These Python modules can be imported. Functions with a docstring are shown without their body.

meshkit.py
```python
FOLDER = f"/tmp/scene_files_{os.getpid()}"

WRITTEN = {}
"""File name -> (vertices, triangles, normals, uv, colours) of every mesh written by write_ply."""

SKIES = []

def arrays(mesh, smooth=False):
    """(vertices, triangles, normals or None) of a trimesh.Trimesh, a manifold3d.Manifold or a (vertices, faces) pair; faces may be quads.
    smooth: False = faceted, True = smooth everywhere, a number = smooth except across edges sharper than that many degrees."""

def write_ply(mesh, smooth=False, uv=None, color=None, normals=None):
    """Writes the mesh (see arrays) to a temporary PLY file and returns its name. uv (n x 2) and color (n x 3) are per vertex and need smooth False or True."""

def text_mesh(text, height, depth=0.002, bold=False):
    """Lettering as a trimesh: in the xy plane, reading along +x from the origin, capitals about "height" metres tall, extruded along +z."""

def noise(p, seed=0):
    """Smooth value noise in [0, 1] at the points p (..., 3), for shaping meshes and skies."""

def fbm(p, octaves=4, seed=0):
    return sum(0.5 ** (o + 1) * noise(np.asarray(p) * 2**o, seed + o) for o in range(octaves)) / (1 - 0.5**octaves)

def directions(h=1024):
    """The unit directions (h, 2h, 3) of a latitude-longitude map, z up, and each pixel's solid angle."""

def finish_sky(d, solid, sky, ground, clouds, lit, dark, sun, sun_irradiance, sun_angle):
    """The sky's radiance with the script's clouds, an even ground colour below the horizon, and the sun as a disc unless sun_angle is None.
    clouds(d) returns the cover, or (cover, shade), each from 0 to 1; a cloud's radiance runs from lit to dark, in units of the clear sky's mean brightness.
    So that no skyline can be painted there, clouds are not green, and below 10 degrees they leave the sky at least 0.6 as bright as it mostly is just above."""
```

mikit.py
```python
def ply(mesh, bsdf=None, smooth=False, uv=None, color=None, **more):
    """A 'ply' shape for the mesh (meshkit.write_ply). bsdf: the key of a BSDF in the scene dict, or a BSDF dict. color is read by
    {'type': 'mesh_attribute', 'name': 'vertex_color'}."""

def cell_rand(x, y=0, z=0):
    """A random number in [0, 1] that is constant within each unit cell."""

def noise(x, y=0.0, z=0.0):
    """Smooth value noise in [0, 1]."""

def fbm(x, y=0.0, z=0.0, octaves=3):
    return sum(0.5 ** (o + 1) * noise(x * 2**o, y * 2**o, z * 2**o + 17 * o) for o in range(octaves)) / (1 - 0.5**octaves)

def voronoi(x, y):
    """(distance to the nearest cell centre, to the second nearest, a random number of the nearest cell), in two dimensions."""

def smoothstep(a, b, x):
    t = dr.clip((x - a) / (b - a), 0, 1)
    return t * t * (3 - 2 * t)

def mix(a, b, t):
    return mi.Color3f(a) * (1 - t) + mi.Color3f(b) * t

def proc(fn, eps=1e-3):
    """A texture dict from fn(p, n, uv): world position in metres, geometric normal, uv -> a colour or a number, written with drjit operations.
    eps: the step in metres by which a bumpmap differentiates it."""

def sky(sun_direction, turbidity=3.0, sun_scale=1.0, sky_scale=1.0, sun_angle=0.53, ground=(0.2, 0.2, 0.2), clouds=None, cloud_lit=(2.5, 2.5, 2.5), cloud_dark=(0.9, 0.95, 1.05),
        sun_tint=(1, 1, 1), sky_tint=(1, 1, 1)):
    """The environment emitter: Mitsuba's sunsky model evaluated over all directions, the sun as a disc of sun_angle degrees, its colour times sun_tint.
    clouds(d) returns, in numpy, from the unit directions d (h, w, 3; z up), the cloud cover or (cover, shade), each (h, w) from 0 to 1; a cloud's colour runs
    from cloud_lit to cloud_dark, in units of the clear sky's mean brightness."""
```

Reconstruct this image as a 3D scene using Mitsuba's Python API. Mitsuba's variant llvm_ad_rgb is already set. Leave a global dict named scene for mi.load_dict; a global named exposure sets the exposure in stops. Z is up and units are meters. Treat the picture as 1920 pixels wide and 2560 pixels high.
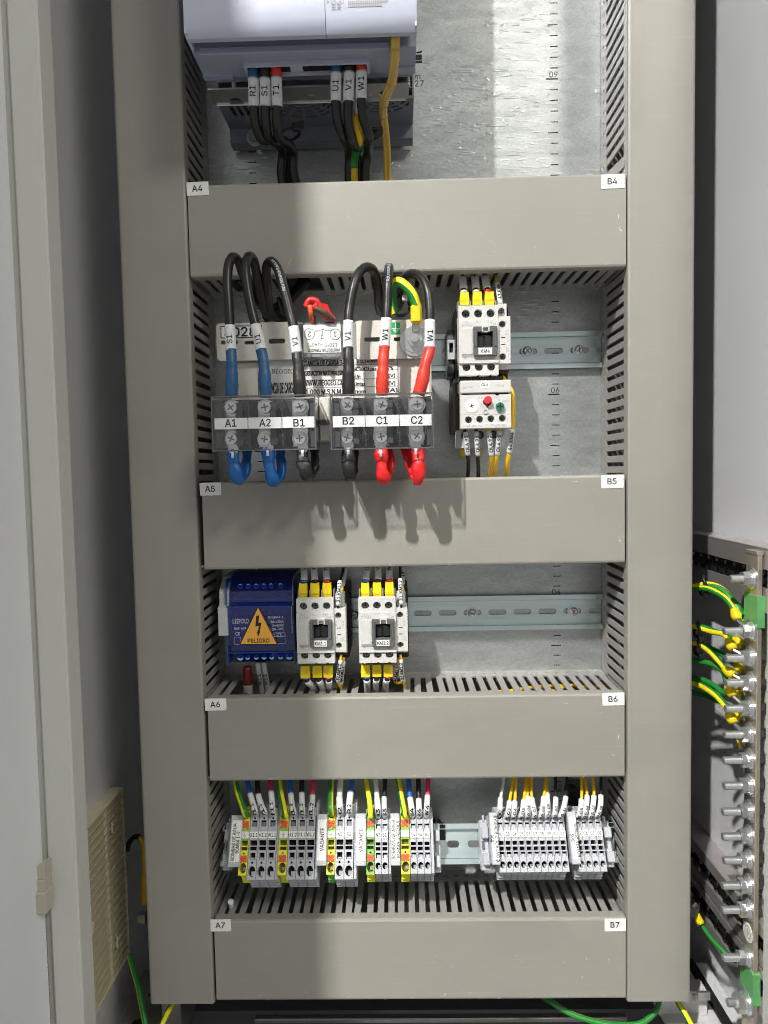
import math, random
import numpy as np, trimesh, drjit as dr, mitsuba as mi, mikit, meshkit
import shapely.geometry as sg
from shapely.ops import unary_union
from shapely import affinity
from mikit import noise, fbm, smoothstep, mix, voronoi
random.seed(7)
RNG = np.random.default_rng(7)
PI = math.pi
scene, labels = {}, {}
TF = mi.ScalarTransform4f

# ------------------------------------------------------------------ camera, light, exposure
exposure = 0.0
scene['camera'] = {'type': 'perspective', 'fov': 56.537, 'fov_axis': 'x', 'near_clip': 0.01, 'far_clip': 100.0,
    'to_world': TF().look_at(origin=[0.17791, -0.71054, 0.52882], target=[0.15835, 0.28756, 0.47047], up=[0.01837, 0.05872, 0.99811])}
# the room's even light and the one ceiling lamp, up to the left behind the open door
scene['room_light'] = {'type': 'constant', 'radiance': {'type': 'rgb', 'value': [0.315, 0.318, 0.306]}}
LAMP = (-0.93, -2.50, 3.10)
LAMP_POWER = 9500.0
SOFT = 33.0

# ------------------------------------------------------------------ mesh helpers
def mk(v, f): return trimesh.Trimesh(np.asarray(v, float), np.asarray(f), process=False)
def cat(*ms):
    fl = []
    for m in ms:
        fl += list(m) if isinstance(m, (list, tuple)) else [m]
    return trimesh.util.concatenate([m for m in fl if m is not None and len(m.faces)]) if len(fl) > 1 else fl[0]
def box(x0, x1, y0, y1, z0, z1, b=0.0):
    x0, x1 = sorted((x0, x1)); y0, y1 = sorted((y0, y1)); z0, z1 = sorted((z0, z1))
    if b <= 0:
        m = trimesh.creation.box((x1-x0, y1-y0, z1-z0)); m.apply_translation(((x0+x1)/2, (y0+y1)/2, (z0+z1)/2)); return m
    b = min(b, (x1-x0)*.49, (y1-y0)*.49, (z1-z0)*.49)
    P = []
    for sx in (0, 1):
        for sy in (0, 1):
            for sz in (0, 1):
                c = np.array([(x0, x1)[sx], (y0, y1)[sy], (z0, z1)[sz]]); d = np.array([1-2*sx, 1-2*sy, 1-2*sz])*b
                for k in range(3):
                    p = c + d; p[k] = c[k]; P.append(p)
    return trimesh.convex.convex_hull(np.array(P))
def cyl(p0, p1, r, r2=None, n=20, cap=True):
    p0, p1 = np.array(p0, float), np.array(p1, float); r2 = r if r2 is None else r2
    t = (p1-p0)/np.linalg.norm(p1-p0); a = np.array([0, 0, 1.]) if abs(t[2]) < .9 else np.array([1., 0, 0])
    u = np.cross(a, t); u /= np.linalg.norm(u); w = np.cross(t, u)
    an = np.arange(n)*2*PI/n; ring = np.cos(an)[:, None]*u + np.sin(an)[:, None]*w
    v = np.vstack([p0+ring*r, p1+ring*r2, [p0], [p1]]); f = []
    for i in range(n):
        j = (i+1) % n
        f += [[i, j, n+j], [i, n+j, n+i]]
        if cap: f += [[2*n, j, i], [2*n+1, n+i, n+j]]
    return mk(v, f)
def ycyl(x, z, y0, y1, r, n=20): return cyl((x, max(y0, y1), z), (x, min(y0, y1), z), r, n=n)
def ring(x, z, y0, y1, ro, ri, n=24):
    p = sg.Point(x, z).buffer(ro, quad_segs=n//4).difference(sg.Point(x, z).buffer(ri, quad_segs=n//4)); return prism(p, y0, y1)
def prism(poly, y0, y1):
    if not hasattr(poly, 'geom_type'): poly = sg.Polygon(poly)
    y0, y1 = sorted((y0, y1)); out = []
    for g in getattr(poly, 'geoms', [poly]):
        m = trimesh.creation.extrude_polygon(g, y1-y0, engine='earcut'); v = np.array(m.vertices)
        m.vertices = np.stack([v[:, 0], y1-v[:, 2], v[:, 1]], 1); out.append(m)
    return cat(out)
def prism_x(poly, x0, x1):
    if not hasattr(poly, 'geom_type'): poly = sg.Polygon(poly)
    out = []
    for g in getattr(poly, 'geoms', [poly]):
        m = trimesh.creation.extrude_polygon(g, x1-x0, engine='earcut'); v = np.array(m.vertices)
        m.vertices = np.stack([x0+v[:, 2], v[:, 0], v[:, 1]], 1); out.append(m)
    return cat(out)
def prism_z(poly, z0, z1):
    if not hasattr(poly, 'geom_type'): poly = sg.Polygon(poly)
    out = []
    for g in getattr(poly, 'geoms', [poly]):
        m = trimesh.creation.extrude_polygon(g, z1-z0, engine='earcut'); m.apply_translation((0, 0, z0)); out.append(m)
    return cat(out)
def rrect(x0, x1, z0, z1, r): return sg.box(min(x0, x1)+r, min(z0, z1)+r, max(x0, x1)-r, max(z0, z1)-r).buffer(r, quad_segs=4)
def spline(pts, step=0.002):
    P = np.array(pts, float)
    if len(P) == 2:
        n = max(2, int(np.linalg.norm(P[1]-P[0])/step)); return P[0] + (P[1]-P[0])*np.linspace(0, 1, n+1)[:, None]
    Q = np.vstack([2*P[0]-P[1], P, 2*P[-1]-P[-2]]); out = []
    for i in range(1, len(Q)-2):
        a, b, c, d = Q[i-1:i+3]; n = max(2, int(np.linalg.norm(c-b)/step)); t = np.linspace(0, 1, n, endpoint=False)[:, None]
        out.append(.5*((2*b)+(-a+c)*t+(2*a-5*b+4*c-d)*t**2+(-a+3*b-3*c+d)*t**3))
    return np.vstack(out+[P[-1:]])
class Path:
    def __init__(s, pts, step=0.002):
        p = spline(pts, step); keep = np.r_[True, np.linalg.norm(np.diff(p, axis=0), axis=1) > 1e-6]; s.p = p[keep]
        s.s = np.r_[0, np.cumsum(np.linalg.norm(np.diff(s.p, axis=0), axis=1))]; s.L = s.s[-1]
        t = np.gradient(s.p, s.s, axis=0); s.t = t/np.linalg.norm(t, axis=1)[:, None]
        n = np.zeros_like(s.p); v = np.array([0, -1, .15])
        for i in range(len(s.p)):
            v = v - s.t[i]*(v @ s.t[i]); l = np.linalg.norm(v); v = v/l if l > 1e-6 else v; n[i] = v
        s.n = n; s.b = np.cross(s.n, s.t)
    def at(s, q):
        f = lambda a: np.stack([np.interp(q, s.s, a[:, k]) for k in range(3)], -1)
        return f(s.p), f(s.t), f(s.n), f(s.b)
    def cut(s, a, b):
        q = np.unique(np.r_[a, s.s[(s.s > a) & (s.s < b)], b]); o = Path.__new__(Path); o.p, o.t, o.n, o.b = s.at(q); o.s = q-a; o.L = b-a; return o
def tube(path, r, n=14, sector=None, cap=True, twist=0.0, flat=1.0):
    if not isinstance(path, Path): path = Path(path)
    P = path.p; m = len(P); rr = np.asarray([r(q) for q in path.s]) if callable(r) else np.full(m, r)
    a0, a1 = sector if sector else (0, 2*PI); k = n+1 if sector else n
    ang = (np.linspace(a0, a1, k) if sector else np.arange(n)*2*PI/n)[None, :] + twist*path.s[:, None]
    V = P[:, None, :] + rr[:, None, None]*(flat*np.cos(ang)[..., None]*path.n[:, None, :] + np.sin(ang)[..., None]*path.b[:, None, :])
    v = V.reshape(-1, 3); f = []
    for i in range(m-1):
        for j in range(k-1 if sector else k):
            j2 = (j+1) % k; a, b, c, d = i*k+j, i*k+j2, (i+1)*k+j2, (i+1)*k+j
            f += [[a, b, c], [a, c, d]]
    if cap and not sector:
        v = np.vstack([v, P[:1], P[-1:]]); c0, c1 = len(v)-2, len(v)-1
        for j in range(k):
            j2 = (j+1) % k; f += [[c0, j2, j], [c1, (m-1)*k+j, (m-1)*k+j2]]
    f = np.array(f)
    return mk(v, f[:, ::-1])
_tx = {}
def glyphs(s, bold=False):
    if (s, bold) not in _tx:
        m = meshkit.text_mesh(s, 1.0, 1.0, bold); _tx[(s, bold)] = (np.array(m.vertices), np.array(m.faces))
    v, f = _tx[(s, bold)]; return v.copy(), f
def text(s, h, x, y, z, rot=0.0, bold=False, w=None, depth=0.0002, anchor='c', face='front'):
    """Lettering h metres tall centred at x, z on the plane y, facing -y; w squeezes it to that width."""
    v, f = glyphs(s, bold); v[:, 2] *= depth; v[:, 1] = (v[:, 1]-.5)*h
    x0, x1 = v[:, 0].min(), v[:, 0].max(); k = h if w is None else w/(x1-x0)
    v[:, 0] = (v[:, 0]-(x0+x1)/2)*k if anchor == 'c' else (v[:, 0]-x0)*k
    c, s_ = math.cos(math.radians(rot)), math.sin(math.radians(rot)); a = v[:, 0]*c-v[:, 1]*s_; b = v[:, 0]*s_+v[:, 1]*c
    return mk(np.stack([x+a, y-v[:, 2], z+b], 1), f)
def sleeve_text(path, q, s, h, r, bold=False, w=None):
    v, f = glyphs(s, bold); m = mk(v, f)
    x0, x1 = v[:, 0].min(), v[:, 0].max(); k = h if w is None else w/(x1-x0)
    m.vertices = np.stack([(v[:, 0]-(x0+x1)/2)*k, (v[:, 1]-.5)*h, v[:, 2]*.00025], 1)
    m = m.subdivide_to_size(max(h/3, .0007), max_iter=6); v = np.array(m.vertices)
    up = path.at(np.array([q]))[1][0][2] >= 0; sg_ = 1 if up else -1
    p, t, n, b = path.at(np.clip(q+sg_*v[:, 0], 0, path.L)); t = t*sg_
    n = np.array([0, -1., .12]) - t*(t @ np.array([0, -1., .12]))[:, None]; n /= np.linalg.norm(n, axis=1)[:, None]; b = np.cross(n, t)
    a = v[:, 1]/r; rad = r+.00012+v[:, 2]
    return mk(p + rad[:, None]*(np.cos(a)[:, None]*n + np.sin(a)[:, None]*b), m.faces)

# ------------------------------------------------------------------ scene helpers
_count = {}
def num(name):
    k = _count.get(name, 0); _count[name] = k+1
    return name if k == 0 else f'{name}_{k:03d}'
def thing(name, label, category, group=None, kind=None):
    key = num(name); labels[key] = {'label': label, 'category': category}
    if group: labels[key]['group'] = group
    if kind: labels[key]['kind'] = kind
    return key
def part(parent, name, mesh, mat, smooth=30, label=None, kind=None, xf=None):
    key = num(parent+'__'+name)
    d = mesh if isinstance(mesh, dict) else mikit.ply(mesh, mat, smooth=smooth)
    scene[key] = {**d, 'to_world': xf} if xf is not None else d
    if label or kind: labels[key] = {k: v for k, v in (('label', label), ('kind', kind)) if v}
    return key
def solo(name, label, category, mesh, mat, smooth=30, group=None):
    key = thing(name, label, category, group); scene[key] = mikit.ply(mesh, mat, smooth=smooth); return key

# ------------------------------------------------------------------ materials
def C(v): return {'type': 'rgb', 'value': list(v)}
def pr(name, col, rough=.5, metal=0.0, spec=.5, **k):
    scene[name] = {'type': 'twosided', 'bsdf': {'type': 'principled', 'base_color': col if isinstance(col, dict) else C(col), 'roughness': rough, 'metallic': metal, 'specular': spec, **k}}
def bumped(name, col, rough, metal, fn, scale, eps=3e-4, spec=.5):
    scene[name] = {'type': 'twosided', 'bsdf': {'type': 'bumpmap', 'arbitrary': mikit.proc(fn, eps), 'scale': scale,
        'bsdf': {'type': 'principled', 'base_color': col if isinstance(col, dict) else C(col), 'roughness': rough, 'metallic': metal, 'specular': spec}}}
def wear(col, amt, f):
    col = np.array(col, float)
    def fn(p, n, uv):
        k = fbm(p.x*f, p.y*f, p.z*f, 3); return mi.Color3f(*col.tolist())*(1-amt+2*amt*k)
    return mikit.proc(fn)
def pvc(p, n, uv, upright=False):
    k = fbm(p.x*9, p.y*9, p.z*9, 3)-.5; g = noise(p.x*1900, p.y*1900, p.z*1900)-.5
    s = fbm(p.x*35+7, p.y*35, p.z*420, 2); d = noise(p.x*330, p.y*330, p.z*330)
    grain = fbm(p.x*5, 3.0, p.z*1500, 2)-.5 if not upright else fbm(p.x*1500, 3.0, p.z*5, 2)-.5
    smudge = smoothstep(.52, .72, fbm(p.x*11+3, 1.0, p.z*14, 3))*.05
    streak = smoothstep(.74, .82, s)*.05 - smudge + grain*.045
    speck = smoothstep(.93, .97, d)*.05*smoothstep(.45, .6, noise(p.x*23, p.y*23, p.z*23+9))
    return mi.Color3f(.292, .278, .248)*(1+.07*k+.05*g+streak-speck*1.4)
def pvc_r(p, n, uv): return .36+.22*fbm(p.x*16, p.y*16, p.z*11, 4)
pr('duct_grey', mikit.proc(pvc), mikit.proc(pvc_r), spec=.8)
pr('duct_grey_upright', mikit.proc(lambda p, n, uv: pvc(p, n, uv, True)), mikit.proc(pvc_r), spec=.8)
pr('tooth_grey', wear((.285, .277, .262), .06, 70), .45, spec=.4)
pr('duct_inside', (.10, .10, .095), .7)
def orange(p, n, uv): return fbm(p.x*420, p.y*420, p.z*420, 2)
bumped('cabinet_paint', wear((.56, .565, .535), .04, 6), .42, 0, orange, .00025, 5e-4)
pr('panel_paint', wear((.68, .685, .70), .04, 8), .5)
def dash(p):
    wv = 1.6*noise(p.x*40, 6.0, p.z*90); d = noise(p.x*125+wv, 2.0+wv, p.z*430); e = noise(p.x*210+9, 4.0, p.z*700); m = .2+.8*smoothstep(.40, .60, fbm(p.x*17, 7.0, p.z*20, 2))
    return (smoothstep(.76, .88, d)+.6*smoothstep(.80, .92, e))*m*(.30+.70*smoothstep(.62, .80, p.z))
def galv(p, n, uv):
    a = fbm(p.x*60, 1.0, p.z*160, 3); b = noise(p.x*1100, 3.0, p.z*1100); c = noise(p.x*560, 8.0, p.z*640); v = voronoi(p.x*70+fbm(p.x*40, 0.0, p.z*40)*2, p.z*110)[2]
    return mi.Color3f(.53, .55, .55)*(.66+.22*a+.22*b+.16*c+.10*v+.22*dash(p))
def galv_r(p, n, uv): return .28+.14*fbm(p.x*45, 5.0, p.z*130, 2)
def galv_h(p, n, uv): return dash(p)+.06*noise(p.x*650, 1.0, p.z*900)+.05*noise(p.x*150, 1.0, p.z*600)
scene['galvanised'] = {'type': 'twosided', 'bsdf': {'type': 'bumpmap', 'arbitrary': mikit.proc(galv_h, 3e-4), 'scale': .00030,
    'bsdf': {'type': 'principled', 'base_color': mikit.proc(galv), 'roughness': mikit.proc(galv_r), 'metallic': .76, 'specular': .5}}}
pr('zinc', wear((.70, .715, .73), .10, 160), .24, 1.0)
pr('zinc_dull', wear((.52, .53, .54), .15, 120), .36, .9)
pr('bright_zinc', wear((.80, .81, .82), .12, 200), .22, .82)
pr('dark_screw', (.20, .20, .20), .3, .9)
def railc(p, n, uv): return mi.Color3f(.74, .86, .875)*(.88+.24*fbm(p.x*22, p.y*60, p.z*300, 3))
pr('rail_zinc', mikit.proc(railc), .22, .85)
pr('iridescent_zinc', mikit.proc(lambda p, n, uv: mix((.60, .53, .55), (.50, .48, .42), fbm(p.x*30, p.y*30, p.z*60, 3))), .28, .65)
pr('bar_metal', mikit.proc(lambda p, n, uv: mi.Color3f(.60, .53, .43)*(.7+.6*fbm(p.x*80, p.y*80, p.z*40, 3))), .3, .65)
pr('steel_plate', wear((.47, .465, .44), .08, 60), .35, .85)
for nm, c, r in (('contactor_white', (.60, .595, .575), .42), ('dark_plastic', (.105, .107, .112), .45), ('grey_plastic', (.26, .265, .27), .45), ('block_grey', (.055, .055, .058), .4), ('black_plastic', (.016, .016, .017), .4),
                 ('cavity', (.006, .006, .006), .8), ('sticker_white', (.82, .82, .80), .45), ('sleeve_white', (.72, .73, .74), .4), ('ink', (.012, .012, .014), .6), ('ink_grey', (.33, .33, .33), .6),
                 ('cable_black', (.014, .014, .0145), .36), ('shrink_black', (.017, .017, .018), .42), ('shrink_blue', (.022, .095, .235), .42), ('tape_blue', (.008, .105, .36), .4), ('shrink_red', (.62, .045, .025), .4),
                 ('tape_red', (.72, .018, .02), .4), ('lug_yellow', (.86, .64, .012), .42), ('wire_yellow', (.86, .53, .012), .36), ('wire_green', (.022, .23, .035), .36), ('stripe_yellow', (.87, .74, .02), .38),
                 ('wire_pink', (.68, .04, .11), .38), ('wire_red', (.11, .007, .007), .38), ('wire_blue', (.02, .13, .52), .38), ('wire_white', (.74, .74, .72), .38), ('terminal_grey', (.455, .465, .50), .45),
                 ('terminal_slot', (.20, .205, .22), .5), ('earth_yellow', (.78, .76, .035), .42), ('earth_green', (.20, .50, .09), .42), ('earth_dark', (.10, .11, .02), .5), ('lead_brown', (.11, .06, .04), .4), ('push_orange', (.70, .11, .04), .45), ('push_light', (.86, .42, .30), .45),
                 ('drive_grey', (.455, .48, .585), .40), ('drive_dark', (.31, .335, .43), .45), ('drive_back', (.17, .185, .225), .5), ('cream', (.66, .64, .585), .42), ('filter_cream', (.58, .535, .385), .5),
                 ('hinge_beige', (.42, .395, .33), .5), ('gasket_beige', (.22, .205, .165), .55), ('tape_green', (.13, .40, .14), .4), ('sticker_green', (.02, .36, .10), .45), ('danger_orange', (.86, .42, .06), .45), ('button_red', (.62, .035, .06), .35), ('button_green', (.02, .20, .10), .35),
                 ('clip_grey', (.50, .505, .51), .45), ('print_white', (.62, .66, .72), .5), ('dark_floor', (.035, .04, .045), .35), ('base_white', (.62, .62, .62), .4), ('gasket_black', (.012, .012, .012), .6), ('scratch', (.60, .575, .53), .6), ('scratch_dark', (.225, .215, .19), .5), ('copper', (.50, .16, .07), .35)):
    pr(nm, c, r)
scene['blue_lid'] = {'type': 'thindielectric', 'int_ior': 1.5, 'specular_transmittance': C((.07, .30, .80))}
scene['clear_lid'] = {'type': 'thindielectric', 'int_ior': 1.5, 'specular_transmittance': C((.80, .80, .83))}
pr('blue_body', (.014, .06, .25), .16)
pr('blue_screw', (.45, .75, .95), .3, .2)
pr('clear_sheath', (.50, .31, .085), .25, spec=.7)
pr('amber', (.62, .40, .06), .3)
pr('terminal_metal', (.42, .36, .28), .3, .85)
pr('bracket_tin', wear((.60, .59, .57), .1, 90), .3, .9)
YG = ('wire_green', 'stripe_yellow')

# ------------------------------------------------------------------ wires
def insulate(key, path, r, mat, twist=0.0, phase=0.0, n=14, name='insulation'):
    if isinstance(mat, tuple):
        part(key, name, tube(path, r, 10, (phase+.9, phase+2*PI-.9), twist=twist), mat[0], True)
        part(key, 'stripe', tube(path, r*1.004, 6, (phase-.9, phase+.9), twist=twist), mat[1], True)
    else: part(key, name, tube(path, r, n), mat, True)
def sleeve(key, path, a, b, r, txt, h, mat='sleeve_white', bold=False, w=None, q=None, name='marker_sleeve'):
    c = path.cut(a, b); s = part(key, name, tube(c, lambda u: r*(1+.02*math.sin(u*900)), 16), mat, True)
    if txt: part(s, 'lettering', sleeve_text(path, (a+b)/2 if q is None else q, txt, h, r*1.02, bold, w), 'ink', False)
    return s
def wire(name, label, cat_, pts, r, mat, sl=None, txt=None, h=.003, rs=None, group=None, twist=0.0, phase=0.0, key=None, step=.002, bold=False, w=None):
    """sl: a pair of points (on pts by index, may be fractional of the arc length if < 1 as floats) that the marker sleeve spans."""
    k = key or thing(name, label, cat_, group); p = Path(pts, step); insulate(k, p, r, mat, twist, phase)
    if sl:
        d = lambda g: p.s[np.argmin(np.linalg.norm(p.p-np.array(g), axis=1))]
        a, b = sorted((d(sl[0]), d(sl[1]))); sleeve(k, p, a, b, rs or r*1.15, txt, h, bold=bold, w=w)
    return k, p
# ------------------------------------------------------------------ the lamp on the ceiling, out of the picture
k = thing('ceiling_lamp', 'narrow white ceiling lamp high up to the left behind the open door', 'lamp')
lx, ly, lz = LAMP
dl, dw = np.array([.394, .919, 0])*.09, np.array([.919, -.394, 0])*.025
m = mk([np.array(LAMP)-dl-dw, np.array(LAMP)-dl+dw, np.array(LAMP)+dl+dw, np.array(LAMP)+dl-dw], [[0, 2, 1], [0, 3, 2]])
if m.face_normals[0][2] > 0: m.invert()
scene[k+'__diffuser'] = {**mikit.ply(m, 'sticker_white'), 'emitter': {'type': 'area', 'radiance': C((LAMP_POWER, LAMP_POWER*.985, LAMP_POWER*.945))}}
part(k, 'housing', box(lx-.09, lx+.09, ly-.13, ly+.13, lz+.003, lz+.05, .01), 'sticker_white')

k = thing('ceiling_lamp', 'square soft ceiling lamp far to the right in front of the cabinet', 'lamp')
lx, ly, lz = 1.74, -2.55, 2.9
m = mk([[lx-.38, ly-.45, lz], [lx+.38, ly-.45, lz], [lx+.38, ly+.45, lz], [lx-.38, ly+.45, lz]], [[0, 2, 1], [0, 3, 2]])
scene[k+'__diffuser'] = {**mikit.ply(m, 'sticker_white'), 'emitter': {'type': 'area', 'radiance': C((SOFT, SOFT*.975, SOFT*.865))}}
part(k, 'housing', box(lx-.55, lx+.55, ly-.5, ly+.5, lz+.003, lz+.05, .01), 'sticker_white')

# ------------------------------------------------------------------ the cabinet
WL, WR, FY, BY, TOP, BOT = -.14, .515, -.165, .16, 1.90, -.085
cab = thing('electrical_cabinet', 'light grey steel enclosure around the mounting plate with its left door open', 'cabinet')
part(cab, 'side_panel', box(WL-.003, WL, FY+.004, BY, BOT, TOP), 'panel_paint', False)
part(cab, 'side_panel', box(WR, WR+.003, FY+.004, BY, BOT, TOP), 'panel_paint', False)
part(cab, 'back_panel', box(WL, WR, BY+.001, BY+.004, BOT, TOP), 'dark_plastic', False)
part(cab, 'roof_panel', box(WL-.003, WR+.003, FY+.004, BY+.004, TOP+.001, TOP+.004), 'panel_paint', False)
part(cab, 'floor_panel', box(WL, WR, FY+.004, BY, BOT-.004, BOT), 'dark_floor', False)
part(cab, 'front_frame', cat(box(-.1062, -.0828, FY, -.1415, BOT, TOP, .0016), box(WL-.003, -.1063, FY+.006, FY+.022, BOT, TOP)), 'cabinet_paint', False, label='left upright of the front frame')
part(cab, 'front_frame', cat(box(.4682, .505, FY, FY+.020, BOT, TOP, .0015), box(.5045, WR+.003, FY+.006, FY+.028, BOT, TOP)), 'cabinet_paint', False, label='right upright of the front frame')
# left door, opened to the left past a right angle
hx, hy = -.1068, FY-.004; ex, ey = -.226, -.86
L = math.hypot(ex-hx, ey-hy); ux, uy = (ex-hx)/L, (ey-hy)/L; nx, ny = uy, -ux   # n points away from the opening
if nx > 0: nx, ny = -nx, -ny
def door_slab(s0, s1, d0, d1, z0, z1): return prism_z([(hx+ux*s+nx*d, hy+uy*s+ny*d) for s, d in ((s0, d0), (s1, d0), (s1, d1), (s0, d1))], z0, z1)
dr_ = part(cab, 'door', door_slab(0, L, .001, .022, BOT-.01, TOP+.01), 'panel_paint', False)
part(dr_, 'hinge', cat(box(-.1174, -.1017, -.1785, -.1655, .1877, .2058, .0012), box(-.1179, -.1027, -.1765, -.1655, .2055, .2149, .0006),
    prism([(-.118, .2153), (-.1029, .2151), (-.1023, .2277), (-.1093, .2252), (-.1166, .2175)], -.1755, -.1655)), 'hinge_beige', False)
part(dr_, 'gasket', box(-.1172, -.1083, -.1725, -.1655, BOT, .1829, .001), 'gasket_beige')

# base frame seen below the mounting plate
bf = thing('base_frame', 'grey steel base frame members along the cabinet bottom under the ducts', 'frame')
part(bf, 'rail', box(.018, .405, -.002, .006, -.0445, -.0395, .001), 'steel_plate')
part(bf, 'rail', box(-.11, .5, .03, .05, -.080, -.055), 'dark_plastic', label='dark rear cross member')
part(bf, 'profile', cat(box(.448, .4885, -.135, .06, -.060, -.022, .002), box(.4975, .513, -.14, .06, -.064, -.024, .002)), 'base_white', label='white right side profile')
part(bf, 'gasket', box(.4887, .4973, -.14, .06, -.05, -.0195, .001), 'gasket_black')
part(bf, 'bracket', cat(box(.43, .478, -.022, -.004, -.022, .004, .001), box(.432, .470, -.05, -.01, -.0218, -.0195, .0005)), 'base_white')
part(bf, 'profile', cat(box(-.118, -.075, -.13, .06, -.062, -.028, .002), box(-.072, -.052, -.02, .03, -.05, .012, .001)), 'steel_plate', label='grey left side profile')
part(bf, 'hole', cat([prism_z(sg.Point(x, y).buffer(.004).union(sg.Point(x+.004, y+.002).buffer(.004)), -.0279, -.0276) for x, y in ((-.098, -.02), (-.095, .02), (-.1, -.05))]), 'cavity', False)

# ------------------------------------------------------------------ mounting plate with its printed ruler
mp = thing('mounting_plate', 'galvanised mounting plate with printed centimetre ruler behind all the devices', 'mounting plate')
part(mp, 'sheet', box(-.0597, .4364, .0, .003, .0, 1.82), 'galvanised', False)
part(mp, 'stand_off', cat(box(-.03, -.01, .0032, BY, .05, .07), box(.39, .41, .0032, BY, .05, .07), box(-.03, -.01, .0032, BY, 1.7, 1.72), box(.39, .41, .0032, BY, 1.7, 1.72)), 'zinc_dull')
short, mid, long_ = .0073, .0095, .0112
tk = {}
for nme, w_, t_ in (('short', short, .0009), ('mid', mid, .0010), ('long', long_, .0014)):
    tk[nme] = mikit.ply(box(-w_, 0, -.00012, -.00002, -t_/2, t_/2), 'ink')
RX, RX2 = .3387, .0463
def row_visible(z): return any(a < z < b for a, b in ((.775, 1.03), (.515, .70), (.325, .45), (.13, .255)))
for i in range(13, 103):
    z = i/100
    if not row_visible(z): continue
    nm = 'long' if i % 10 == 0 else 'mid' if i % 5 == 0 else 'short'
    part(mp, 'ruler_tick', tk[nm], None, xf=TF().translate([RX, 0, z]))
    if i > 50: part(mp, 'ruler_tick', tk[nm], None, xf=TF().translate([RX2, 0, z]))
for z, s in ((.9, '09'), (.7, '07'), (.6, '06'), (.4, '04'), (.2, '02')):
    part(mp, 'ruler_number', text(s, .0052, RX-.0042, -.00005, z+.0042), 'ink', False)
lx_ = .2037
part(mp, 'print', cat([text('m', .0052, .2043, -.00005, .9062, rot=0), text('27', .0056, .2059, -.00005, .8995)]
    + [box(.2025, .2089, -.00012, -.00002, z_-.0012, z_+.0012) for z_ in (.9251, .9226, .9197)]
    + [prism([(.2028, .9284), (.209, .93), (.2089, .9282), (.2051, .9271)], -.00012, -.00002)]), 'ink', False)

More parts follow.
